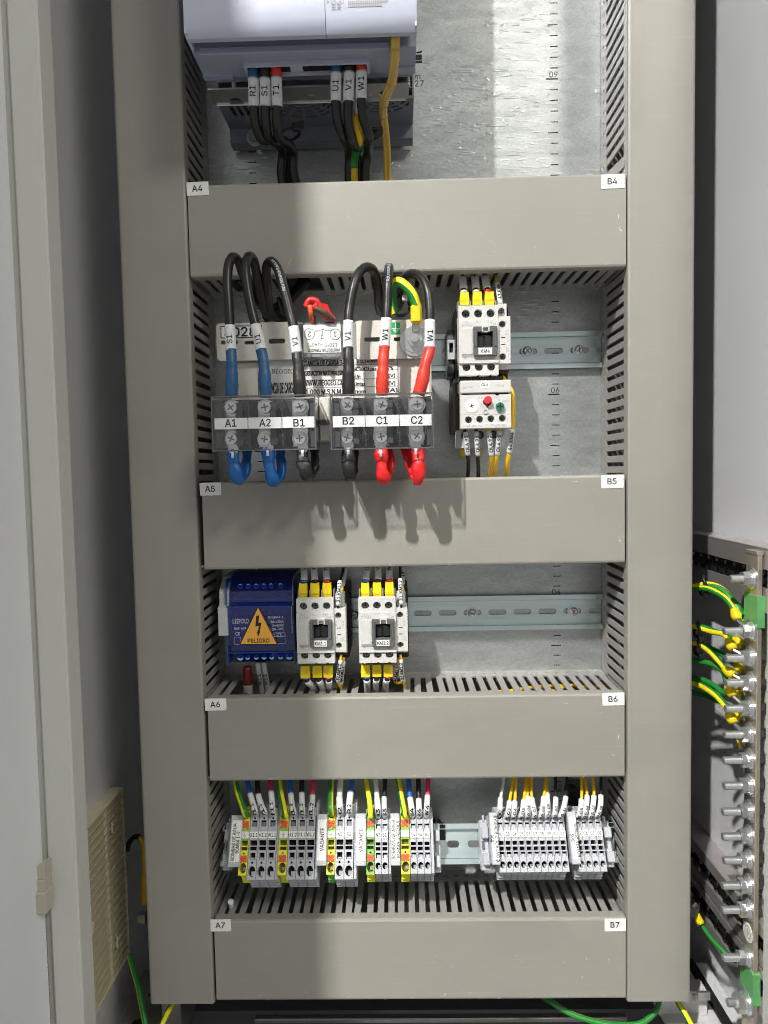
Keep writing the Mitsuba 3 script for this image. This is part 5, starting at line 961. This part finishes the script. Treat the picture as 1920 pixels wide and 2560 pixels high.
carrier((.3266, .0244), (.3343, -.0187), [('B05', -.0016, .0064, 0), ('BOMBA REINER', .0024, .0275, -.002)], 'white strip reading B05 BOMBA REINER', .0029, nn=.042)
def rail_clamp(x0, x1, va, vb, lab):
    k = thing('rail_clamp', lab, 'clamp'); h = (va-vb)
    scene[k+'__body'] = {**mikit.ply(cat(box(x0, x1, -.016, -.001, vb, va, .0008), box(x0+.001, x1-.0005, -.024, -.015, va-h*.38, va-h*.14, .0008), box(x0+.001, x1-.0005, -.024, -.015, vb+h*.10, vb+h*.34, .0008), box(x0+.003, x1-.003, -.018, -.014, va-.002, va+.004, .0005)), 'terminal_grey'), 'to_world': XF7}
    scene[k+'__window'] = {**mikit.ply(box(x0+.0015, x1-.004, -.0168, -.0158, vb+h*.40, va-h*.42), 'dark_plastic'), 'to_world': XF7}
rail_clamp(*(.0097, .0163), .0196, -.021, 'grey rail clamp at the far left end of the terminal row')
rail_clamp(*(.2055, .2116), .0172, -.0244, 'grey rail clamp right of terminal W4 on the bare rail')
rail_clamp(*(.2488, .2566), .0198, -.0231, 'grey rail clamp left of the B06 strip on the bare rail')
rail_clamp(*(.3617, .37), .0179, -.0211, 'grey rail clamp at the far right end of the terminal row')
# wires into the terminals
def tw(txt, col, pts, cut, r=.0023, lab=None, mat=None, rs=None, h=.0031, phase=0.0, twist=0.0, ring_=None):
    """pts from the duct down to the terminal entry; the sleeve covers the wire from point index cut to its end."""
    k = thing('terminal_wire', lab, 'wire'); p = Path(pts); insulate(k, p, r, mat, twist, phase)
    if cut is not None:
        d = p.s[np.argmin(np.linalg.norm(p.p-np.array(pts[cut]), axis=1))]; e = p.L-.004
        sleeve(k, p, d, e, rs or r*1.16, txt, h, q=d+(e-d)*.52, bold=True)
        if ring_: part(k, 'ferrule', tube(p.cut(e-.0012, p.L), r*1.45), ring_, True)
ENT = lambda x, y, n=.030: None
UP = -.058
tw('', 'yg', [(.0191, -.052, .2413), (.0206, -.056, .2375), (.0242, -.064, .2309), (.0296, -.073, .2242), (.0335, -.08, .2198), W7(bx_(352), Vb(540), .028)], None, mat=YG, lab='leftmost green and yellow wire of the lowest bay', phase=-.9, r=.0026)
tw('U1.1', 'blue', [(.0308, -.052, .2412), (.0317, -.056, .2374), (.0353, -.064, .2304), (.0392, -.071, .2239), (.0418, -.076, .2201), W7(bx_(463), Vb(500), .028)], 2, mat='wire_blue', lab='leftmost blue wire of the lowest bay, sleeve U1.1', ring_='cable_black')
tw('V1.1', 'black', [(.0401, -.052, .2411), (.0408, -.056, .2373), (.0429, -.064, .2295), (.0469, -.071, .223), (.05, -.076, .22), W7(bx_(574), Vb(500), .028)], 2, mat='cable_black', lab='leftmost black wire of the lowest bay, sleeve V1.1', ring_='cable_black')
tw('W1.1', 'red', [(.0528, -.052, .2409), (.0532, -.056, .2372), (.055, -.064, .232), (.057, -.071, .2253), (.0583, -.076, .2199), W7(bx_(685), Vb(500), .028)], 2, mat='wire_pink', lab='leftmost pinkish red wire of the lowest bay, sleeve W1.1', ring_='wire_pink')
tw('', 'yg', [(.0604, -.052, .2409), (.0613, -.056, .2371), (.0647, -.066, .229), (.0682, -.075, .2224), (.0702, -.08, .2179), W7(bx_(828), Vb(540), .028)], None, mat=YG, lab='green wire with yellow left edge left of the second blue wire', phase=.9, r=.0026)
tw('U1.2', 'blue', [(.0709, -.052, .2407), (.0716, -.056, .237), (.0732, -.064, .23), (.0752, -.071, .2235), (.077, -.076, .2197), W7(bx_(937), Vb(500), .028)], 2, mat='wire_blue', lab='second blue wire of the lowest bay, sleeve U1.2', ring_='cable_black')
tw('V1.2', 'black', [(.0823, -.052, .2406), (.0827, -.056, .2368), (.0835, -.064, .2306), (.0846, -.071, .2234), (.0854, -.076, .2196), W7(bx_(1046), Vb(500), .028)], 2, mat='cable_black', lab='second black wire of the lowest bay, sleeve V1.2', ring_='cable_black')
tw('W1.2', 'red', [(.0927, -.052, .2405), (.0931, -.056, .2367), (.0936, -.064, .2282), (.0939, -.071, .2233), (.0935, -.076, .2196), W7(bx_(1155), Vb(500), .028)], 2, mat='wire_pink', lab='second pinkish red wire of the lowest bay, sleeve W1.2', ring_='wire_pink')
tw('', 'yg', [(.11, -.052, .2404), (.1102, -.056, .2366), (.1105, -.066, .2282), (.1113, -.076, .2193), W7(cx7(198), Vb(540), .028)], None, mat=YG, lab='mostly green wire left of the white N2 wire', phase=1.45, r=.0026)
tw('N2', 'white', [(.1192, -.052, .2403), (.1193, -.056, .2365), (.1189, -.066, .2272), (.1198, -.074, .2201), W7(cx7(290), Vb(500), .028)], 2, mat='wire_white', lab='white wire with sleeve N2 ending in a yellow collar', ring_='stripe_yellow', r=.0026)
tw('R2', 'blue', [(.13, -.052, .2402), (.1298, -.056, .2364), (.129, -.062, .2303), (.1283, -.071, .2231), (.1282, -.075, .2196), W7(cx7(384), Vb(500), .028)], 2, mat='wire_blue', lab='blue wire with sleeve R2 and yellow collar', ring_='stripe_yellow', r=.0026)
tw('', 'yg', [(.1431, -.052, .24), (.1437, -.056, .2362), (.146, -.066, .2287), (.1477, -.075, .2203), (.1481, -.08, .2164), W7(cx7(606), Vb(540), .028)], None, mat=('wire_green', 'stripe_yellow'), lab='mostly yellow wire left of the thin white N3 wire', phase=0.0, r=.0026)
tw('N3', 'white', [(.1522, -.052, .2399), (.1525, -.056, .2361), (.1537, -.066, .225), (.1546, -.074, .2179), W7(cx7(686), V2(475), .028)], 2, mat='wire_white', lab='thin white wire with sleeve N3 beside the mostly yellow wire', r=.0024)
tw('S3', 'black', [(.1612, -.052, .2398), (.1611, -.056, .236), (.1604, -.066, .2266), (.1606, -.074, .2178), W7(cx7(755), V2(475), .028)], 2, mat='cable_black', lab='black wire with sleeve S3 into the lowest terminal row', r=.0021)
tw('', 'yg', [(.173, -.052, .2397), (.1738, -.056, .2359), (.1761, -.066, .2275), (.1782, -.075, .219), (.179, -.08, .2161), W7(cx7(963), Vb(540), .028)], None, mat=YG, lab='half yellow half green wire left of the U4 wire', phase=.55, r=.0024)
tw('U4', 'blue', [(.1832, -.052, .2396), (.1834, -.056, .2358), (.1843, -.066, .2258), (.1856, -.074, .2176), W7(cx7(1050), V2(475), .028)], 2, mat='wire_blue', lab='blue wire with sleeve U4', r=.0023)
tw('V4', 'black', [(.1925, -.052, .2395), (.1924, -.056, .2357), (.1922, -.066, .2246), (.1922, -.074, .2175), W7(cx7(1120), V2(475), .028)], 2, mat='cable_black', lab='black wire with sleeve V4', r=.0023)
tw('W4', 'red', [(.2019, -.052, .2393), (.2015, -.056, .2355), (.2005, -.064, .2268), (.1992, -.074, .2183), W7(cx7(1190), V2(475), .028)], 2, mat='wire_pink', lab='pinkish red wire with sleeve W4', r=.0023)
def sm(i): return dx7(395+(i-.5)*(1005-395)/9)
def sm2(i): return dx7(1165+(i-.5)*(1370-1165)/3)
for i, t, col, pts in ((0, 'NC', 'wire_white', [(.2737, -.05, .2404), (.2723, -.054, .2353), (.2678, -.066, .2246), (.2657, -.074, .2168)]), (1, 'B06.03', 'wire_yellow', [(.2821, -.05, .2403), (.2803, -.056, .2342), (.2757, -.068, .2224), (.2725, -.076, .2139)]), (2, 'B06.04', 'wire_yellow', [(.2846, -.05, .2402), (.2835, -.056, .2341), (.2805, -.068, .2223), (.2782, -.076, .2139)]),
    (3, 'B06.05', 'wire_yellow', [(.2941, -.05, .2401), (.2926, -.056, .234), (.2887, -.068, .2232), (.2854, -.076, .2138)]), (4, 'B06.06', 'wire_yellow', [(.2971, -.048, .2392), (.2954, -.054, .2331), (.2928, -.064, .2251), (.2909, -.076, .2138)]), (5, 'B06.07', 'wire_yellow', [(.2998, -.05, .2401), (.2979, -.056, .234), (.2965, -.066, .2243), (.2971, -.076, .2137)]),
    (6, 'B06.08', 'wire_yellow', [(.3131, -.05, .2399), (.3113, -.056, .2338), (.3075, -.066, .2254), (.3033, -.076, .2136)]), (7, 'B06.09', 'wire_yellow', [(.3143, -.046, .2381), (.3134, -.052, .232), (.3115, -.062, .2264), (.3089, -.076, .2136)]), (8, 'B06.10', 'cable_black', [(.322, -.05, .2398), (.3206, -.056, .2337), (.3184, -.066, .2246), (.3171, -.071, .2196), (.3152, -.076, .2135)]), (9, 'B06.11', 'cable_black', [(.3329, -.05, .2397), (.3311, -.056, .2336), (.3277, -.066, .2252), (.3244, -.072, .2181), (.3207, -.077, .2135)])):
    tw(t, '', pts+[W7(sm(i), Vs(430), .026)], 2, mat=col, lab=f'{"white" if i == 0 else "yellow" if i < 8 else "black"} wire with small sleeve {t} into the {ORD[i]} of the ten small terminals', r=.0014, rs=.0024, h=.0024, ring_='stripe_yellow' if i > 6 else None)
for i, t, col, pts in ((0, 'B05.05', 'wire_yellow', [(.3458, -.05, .2395), (.3448, -.056, .2334), (.3415, -.068, .2234), (.3376, -.076, .2133)]), (1, 'B05.06', 'wire_yellow', [(.3475, -.048, .2386), (.3485, -.054, .2325), (.3477, -.064, .225), (.3424, -.076, .2132)]), (2, 'B05.07', 'wire_yellow', [(.3564, -.05, .2394), (.3557, -.056, .2333), (.354, -.064, .2249), (.3484, -.076, .2132)]), (3, 'B05.08', 'cable_black', [(.3644, -.05, .2393), (.3627, -.056, .2332), (.3604, -.064, .2253), (.3579, -.071, .2182), (.3543, -.076, .2131)])):
    tw(t, '', pts+[W7(sm2(i), Vs(430), .026)], 2, mat=col, lab=f'{"yellow" if i < 3 else "black"} wire with small sleeve {t} into the {ORD[i]} of the rightmost four terminals', r=.0014, rs=.0024, h=.0024, ring_='stripe_yellow')
pn = solo('marker_pin', 'small white plastic pin standing on the left of the seventh duct top', 'pin', cat(cyl((.0119, -.055, .1118), (.0134, -.062, .1252), .0017, .0028, 16)), 'sticker_white')
# ------------------------------------------------------------------ right side: punched rails, earth bar with bolts, earth wires
def punched_rail(lab, z0, z1, y0, y1, slots_z, pitch, x=.4935):
    k = thing('punched_rail', lab, 'rail'); zs0, zs1 = slots_z
    part(k, 'web', cat(box(x, x+.0015, y0, y1, zs1, z1-.0018), box(x, x+.0015, y0, y1, z0+.0018, zs0), box(x, WR-.001, y0, y1, z1-.0018, z1, .0004), box(x, WR-.001, y0, y1, z0, z0+.0018, .0004)), 'iridescent_zinc', False)
    part(k, 'channel', box(x+.006, x+.007, y0, y1, zs0, zs1), 'black_plastic', False)
    n = int((y1-y0)/pitch); rr = []
    for i in range(n):
        y = y0+(i+.5)*pitch; rr += [cyl((x-.0002, y, zs1-.003), (x+.0008, y, zs1-.003), .0018, n=12), box(x+.001, x+.002, y+.004, y+.009, zs0+.0005, zs0+.0045)]
    part(k, 'rivet_row', cat(rr), 'zinc', False)
punched_rail('upper punched metal rail along the right cabinet wall', .399, .4555, -.155, .14, (.4205, .4368), .0185)
punched_rail('first of two low punched rails along the right cabinet wall, the upper one', .081, .1195, -.155, .14, (.092, .108), .020)
punched_rail('lowest punched rail along the right cabinet wall with a pale slot row', .036, .0785, -.155, .14, (.052, .070), .020)
eb = thing('earth_bar', 'vertical tinned earth bar with a row of bolts on the right cabinet wall', 'busbar')
part(eb, 'bar', box(.488, .4922, -.0915, -.0705, -.02, .452, .0006), 'bar_metal', False)
part(eb, 'end_pad', box(.4872, .4929, -.0920, -.0700, .4490, .4525, .0006), 'bar_metal', False)
def hexn(p0, p1, r, ph=0.0):
    m = cyl(p0, p1, r, n=6); return m
wash = mikit.ply(cat(cyl((.4879, 0, 0), (.4866, 0, 0), .0098, n=28), cyl((.4866, 0, 0), (.4852, 0, 0), .0078, n=24), cyl((.4852, 0, 0), (.4842, 0, 0), .0066, n=24)), 'bright_zinc')
thr = mikit.ply(cat(*[cyl((.4800-i*.00105, 0, 0), (.4800-i*.00105-.0007, 0, 0),   .0036, .0031, n=14) for i in range(14)], cyl((.48, 0, 0), (.4648, 0, 0), .0030, n=14)), 'bright_zinc')
head = mikit.ply(cat(cyl((.4923, 0, 0), (.4936, 0, 0), .0088, n=24), cyl((.4936, 0, 0), (.4980, 0, 0), .0060, n=6)), 'dark_screw', smooth=False)
bz = [.4276, .381, .3566, .3342, .3111, .2875, .2642, .2409, .2171, .194, .172, .1484, .1259, .081]
for i, z in enumerate(bz):
    y = -.081; rot = random.uniform(0, 60); xf = TF().translate([0, y, z])
    b = part(eb, 'bolt', thr, None, xf=TF().translate([random.uniform(-.0012, .0012) if i else .004, y, z]))
    part(b, 'washer', wash, None, xf=xf); part(b, 'nut', mikit.ply(cyl((.4842, 0, 0), (.4795, 0, 0), .0066, n=6), 'bright_zinc'), None, xf=TF().translate([0, y, z]).rotate([1, 0, 0], rot)); part(b, 'head', head, None, xf=xf)
z = .0381; b = part(eb, 'bolt', mikit.ply(cyl((.4790, -.081, z), (.4700, -.081, z), .0040, .0036, n=16), 'bright_zinc'), None, label='large bottom bolt of the earth bar')
part(b, 'washer', cat(cyl((.4879, -.081, z), (.4860, -.081, z), .0125, n=28), cyl((.4860, -.081, z), (.4842, -.081, z), .0098, n=24)), 'bright_zinc'); part(b, 'nut', cyl((.4842, -.081, z), (.4775, -.081, z), .0088, n=6), 'bright_zinc', False)
for nm, (ya, yb) in (('upper', (1483, 1564)), ('lower', (2413, 2509))):
    za, zb = (.4133, .385) if nm == 'upper' else (.0728, .043)
    s = -.004 if nm == 'lower' else 0
    kt = thing('tape_band', f'{nm} band of green tape wrapped round the earth bar', 'tape')
    scene[kt] = mikit.ply(prism_x(sg.Polygon([(-.0930, za), (-.0698, za-s), (-.0695, zb-s*1.5), (-.0932, zb+.001)]), .4868, .4935), 'tape_green')
ks = thing('earth_sticker', 'round white sticker with an earth symbol near the foot of the earth bar', 'sticker'); zs_ = .1047
part(ks, 'paper', cyl((.4879, -.081, zs_), (.4876, -.081, zs_), .0086, n=32), 'sticker_white', False)
def xring(r0, r1, x):
    p_ = sg.Point(-.081, zs_).buffer(r0).difference(sg.Point(-.081, zs_).buffer(r1)); return prism_x(p_, x-.0002, x)
part(ks, 'symbol', cat(xring(.0056, .0050, .48755), prism_x(sg.box(-.0814, zs_, -.0806, zs_+.0038), .4873, .48755), *[prism_x(sg.box(-.081-w_, zs_-.0003-i*.0013, -.081+w_, zs_+.0003-i*.0013), .4873, .48755) for i, w_ in enumerate((.0032, .0021, .001))]), 'ink_grey', False)
def earth_wire(lab, pts, r=.0024, twist=18, phase=0.0, lug=None, mat=YG):
    k = thing('earth_wire', lab, 'wire'); p = Path(pts); insulate(k, p, r, mat, twist, phase)
    if lug is not None:
        q = p.cut(p.L-.011, p.L); part(k, 'lug', tube(q, lambda s: .0032+.0016*min(s/.006, 1)-.0012*max(0, (s-.008)/.003), 10), 'lug_yellow', True)
        part(k, 'tongue', cyl(p.p[-1], np.array([.4855, -.081, lug]), .0022, .003, n=8), 'zinc')
    return k
E4 = lambda *a: a
earth_wire('thick green and yellow wire arching to the bolt below the upper green tape, outer one', [(.4545, -.02, .4099), (.4614, -.025, .4104), (.4694, -.035, .4144), (.477, -.045, .412), (.4822, -.055, .4038), (.4866, -.063, .3944), (.4864, -.07, .3905)], r=.0036, twist=60)
earth_wire('green and yellow wire arching inside the thick one to a yellow lug', [(.4545, -.02, .4093), (.4593, -.03, .4109), (.4662, -.045, .4122), (.4745, -.058, .4066), (.4793, -.066, .3973), (.4803, -.072, .3889)], r=.0026, twist=10, phase=1.2, lug=bz[1])
earth_wire('yellow sided wire bending sharply down to the lug above the third bolt', [(.4546, -.02, .3731), (.4618, -.03, .3732), (.4686, -.045, .3722), (.4738, -.06, .3729), (.4744, -.068, .3688), (.4759, -.074, .3623)], r=.0025, twist=3, phase=0, lug=bz[2])
earth_wire('green wire behind the sharply bent yellow sided wire', [(.4586, -.01, .3726), (.4694, -.02, .3717), (.4763, -.035, .3704), (.4849, -.05, .3676), (.4895, -.062, .3628)], r=.0024, twist=3, phase=3.1, lug=bz[2])
earth_wire('yellow wire sweeping down to the lug above the fourth bolt', [(.4547, -.02, .3563), (.463, -.03, .3566), (.4666, -.045, .3539), (.4707, -.058, .3468), (.4724, -.066, .3424), (.4761, -.074, .3393)], r=.0024, twist=3, lug=bz[3])
earth_wire('green wire sweeping behind the third bolt to its small yellow lug', [(.4607, -.005, .3526), (.4727, -.015, .3519), (.4832, -.03, .3481), (.4882, -.048, .3427), (.4897, -.062, .34)], r=.0026, twist=3, phase=3.0, lug=bz[3])
earth_wire('green wire curving to the lug above the fifth bolt', [(.4548, -.02, .3401), (.4631, -.03, .3404), (.47, -.045, .341), (.4739, -.058, .338), (.4736, -.066, .3305), (.4758, -.074, .32)], r=.0026, twist=6, phase=2.6, lug=bz[4])
earth_wire('broad yellow striped wire curving beside the lowest green wires', [(.4549, -.02, .3163), (.4616, -.03, .3181), (.4658, -.045, .3175), (.4698, -.058, .3138), (.4729, -.068, .3073), (.4756, -.076, .296)], r=.0030, twist=2, lug=bz[5])
earth_wire('upper green wire of the lowest group of earth wires', [(.4589, -.01, .3185), (.4685, -.02, .32), (.4745, -.035, .3189), (.4799, -.05, .315), (.488, -.066, .32)], r=.0026, twist=3, phase=3.1, lug=bz[4])
earth_wire('lowest green wire passing below the yellow striped one', [(.459, -.01, .305), (.4686, -.02, .3051), (.4746, -.035, .3052), (.48, -.05, .3044), (.4862, -.06, .3), (.4882, -.066, .2966)], r=.0024, twist=4, phase=2.8, lug=bz[5])
earth_wire('short wire with small yellow lug below the sixth bolt', [(.4855, -.062, .2787), (.4871, -.066, .2681)], r=.0015, twist=0, lug=None, mat='lug_yellow')
for i, (x_, y_) in enumerate(((405, 550), (358, 940), (365, 1085))):
    c0 = (.466, -.034, .4137) if i == 0 else ((.4627, -.03, .3706) if i == 1 else (.463, -.03, .3535))
    k = thing('cable_tie', ('uppermost', 'middle', 'lowest')[i]+' black cable tie on the earth wires beside the right duct', 'cable tie'); hgt = .009 if i == 0 else .007
    part(k, 'strap', tube(Path([(c0[0]+.0015*math.sin(t*2), c0[1]+.006*math.cos(t), c0[2]+hgt*math.sin(t)) for t in np.linspace(0, 2*PI, 14)]), .0016, 8), 'black_plastic', True); part(k, 'head', box(c0[0]-.002, c0[0]+.003, c0[1]-.008, c0[1]-.003, c0[2]-.010, c0[2]-.005, .0008), 'black_plastic')
earth_wire('dark green wire hanging from the lowest punched rail to the bar foot', [(.4604, -.045, .0905), (.4649, -.05, .0831), (.4717, -.055, .0747), (.4784, -.06, .0694), (.4836, -.068, .0675)], r=.0021, twist=30, phase=3.0)
k = thing('cable_lug', 'yellow insulated lug on a zinc screw at the lowest punched rail', 'lug')
part(k, 'boot', tube(Path([(.4565, -.045, .0988), (.4581, -.046, .0947), (.4598, -.048, .091)]), lambda s: .0030+.08*s, 14), 'lug_yellow', True); part(k, 'screw', cyl((.4563, -.04, .1022), (.4501, -.05, .1044), .005, n=12), 'zinc')

# ------------------------------------------------------------------ left side: louvred filter on the wall
ff = thing('filter_fan', 'cream louvred filter housing on the shaded left cabinet wall', 'filter')
FZ0, FZ1, FY0, FY1, FX = .0045, .1918, -.150, .0398, -.125
part(ff, 'frame', cat(box(WL+.0002, FX-.003, FY0, FY1, FZ0, FZ1, .001), box(FX-.003, FX, FY1-.003, FY1, FZ0, FZ1, .0006), box(FX-.003, FX, FY0, FY0+.003, FZ0, FZ1), box(FX-.003, FX, FY0, FY1, FZ1-.003, FZ1, .0006), box(FX-.003, FX, FY0, FY1, FZ0, FZ0+.003, .0006), box(FX-.003, FX-.0004, -.0062, -.0030, FZ0, FZ1), box(FX-.003, FX-.0004, -.050, -.0475, FZ0, FZ1)), 'filter_cream', False)
sl1 = mikit.ply(prism(sg.Polygon([(FX-.0028, 0), (FX-.0002, .0042), (FX-.0002, .0058), (FX-.0008, .0060), (FX-.0030, .0020)]), -.0030, FY1-.003), 'filter_cream', smooth=False); sl2 = mikit.ply(prism(sg.Polygon([(FX-.0028, 0), (FX-.0002, .0042), (FX-.0002, .0058), (FX-.0008, .0060), (FX-.0030, .0020)]), -.0475, -.0062), 'filter_cream', smooth=False); sl3 = mikit.ply(prism(sg.Polygon([(FX-.0028, 0), (FX-.0002, .0042), (FX-.0002, .0058), (FX-.0008, .0060), (FX-.0030, .0020)]), FY0+.003, -.050), 'filter_cream', smooth=False)
for i in range(20):
    z = FZ0+.004+i*(FZ1-FZ0-.010)/20
    for s_ in (sl1, sl2, sl3): part(ff, 'slat', s_, None, xf=TF().translate([0, 0, z]))
for y, z in ((-.0005+.006, .164), (.006, .040), (-.049, .092)): part(ff, 'clip', cat(box(FX-.001, FX+.0012, y-.0016, y+.0016, z-.006, z+.006, .0006), box(FX-.001, FX+.002, y-.001, y+.001, z+.002, z+.005, .0005)), 'filter_cream')
k = thing('earth_wire', 'green and yellow wire running down from the filter corner to the floor', 'wire'); insulate(k, Path([(-.1021, -.02, .0433), (-.0944, -.03, .0354), (-.084, -.045, .0256), (-.0728, -.062, .0064), (-.0704, -.066, .0025)]), .0026, YG, phase=-1.2)
k = thing('earth_wire', 'yellow wire passing under the foot of the left upright duct', 'wire'); insulate(k, Path([(-.0451, -.06, .0269), (-.046, -.064, .025), (-.0484, -.07, .0219), (-.0507, -.078, .0177), (-.0522, -.08, .0144)]), .0027, ('wire_green', 'stripe_yellow'), phase=.45)
k = thing('earth_wire', 'dark wire with yellow band curving out behind the left upright duct', 'wire'); p = Path([(-.1321, .06, .1093), (-.1292, .06, .1189), (-.1216, .055, .1276), (-.1134, .05, .1295), (-.1097, .05, .12), (-.1097, .05, .0955), (-.1104, .05, .0709), (-.1114, .05, .0545)]); part(k, 'insulation', tube(p.cut(0, p.L*.30), .0027), 'cable_black', True); part(k, 'band', tube(p.cut(p.L*.30, p.L), lambda s: .0024+.0012*(s > p.L*.42), 12), 'wire_yellow', True)
part(k, 'stud', cyl((-.118, .05, .0381), (-.1093, .05, .0381), .007, n=14), 'zinc')
k = thing('earth_wire', 'green wire hanging in a loop under the seventh duct', 'wire'); insulate(k, Path([(.3115, -.035, .0091), (.316, -.05, .0157), (.3318, -.055, .0086), (.3511, -.06, .0047), (.3729, -.062, .0019), (.3977, -.06, .0015), (.4134, -.055, .0082), (.4198, -.05, .0161), (.422, -.045, .0202)]), .0025, YG, phase=3.3, twist=6)
k = thing('earth_wire', 'yellow wire slanting under the foot of the right upright duct', 'wire'); insulate(k, Path([(.4338, -.055, .0219), (.4356, -.06, .0189), (.4388, -.066, .0139), (.4438, -.074, .004)]), .0028, ('wire_green', 'stripe_yellow'), phase=.3)
k = thing('screw_bracket', 'small grey bracket beside the foot of the right upright duct', 'bracket'); part(k, 'plate', box(*(.4631, .4755), -.034, -.030, .0033, .0113, .0006), 'steel_plate'); part(k, 'tab', box(*(.4578, .4623), -.036, -.030, .0023, .0106, .002), 'base_white')
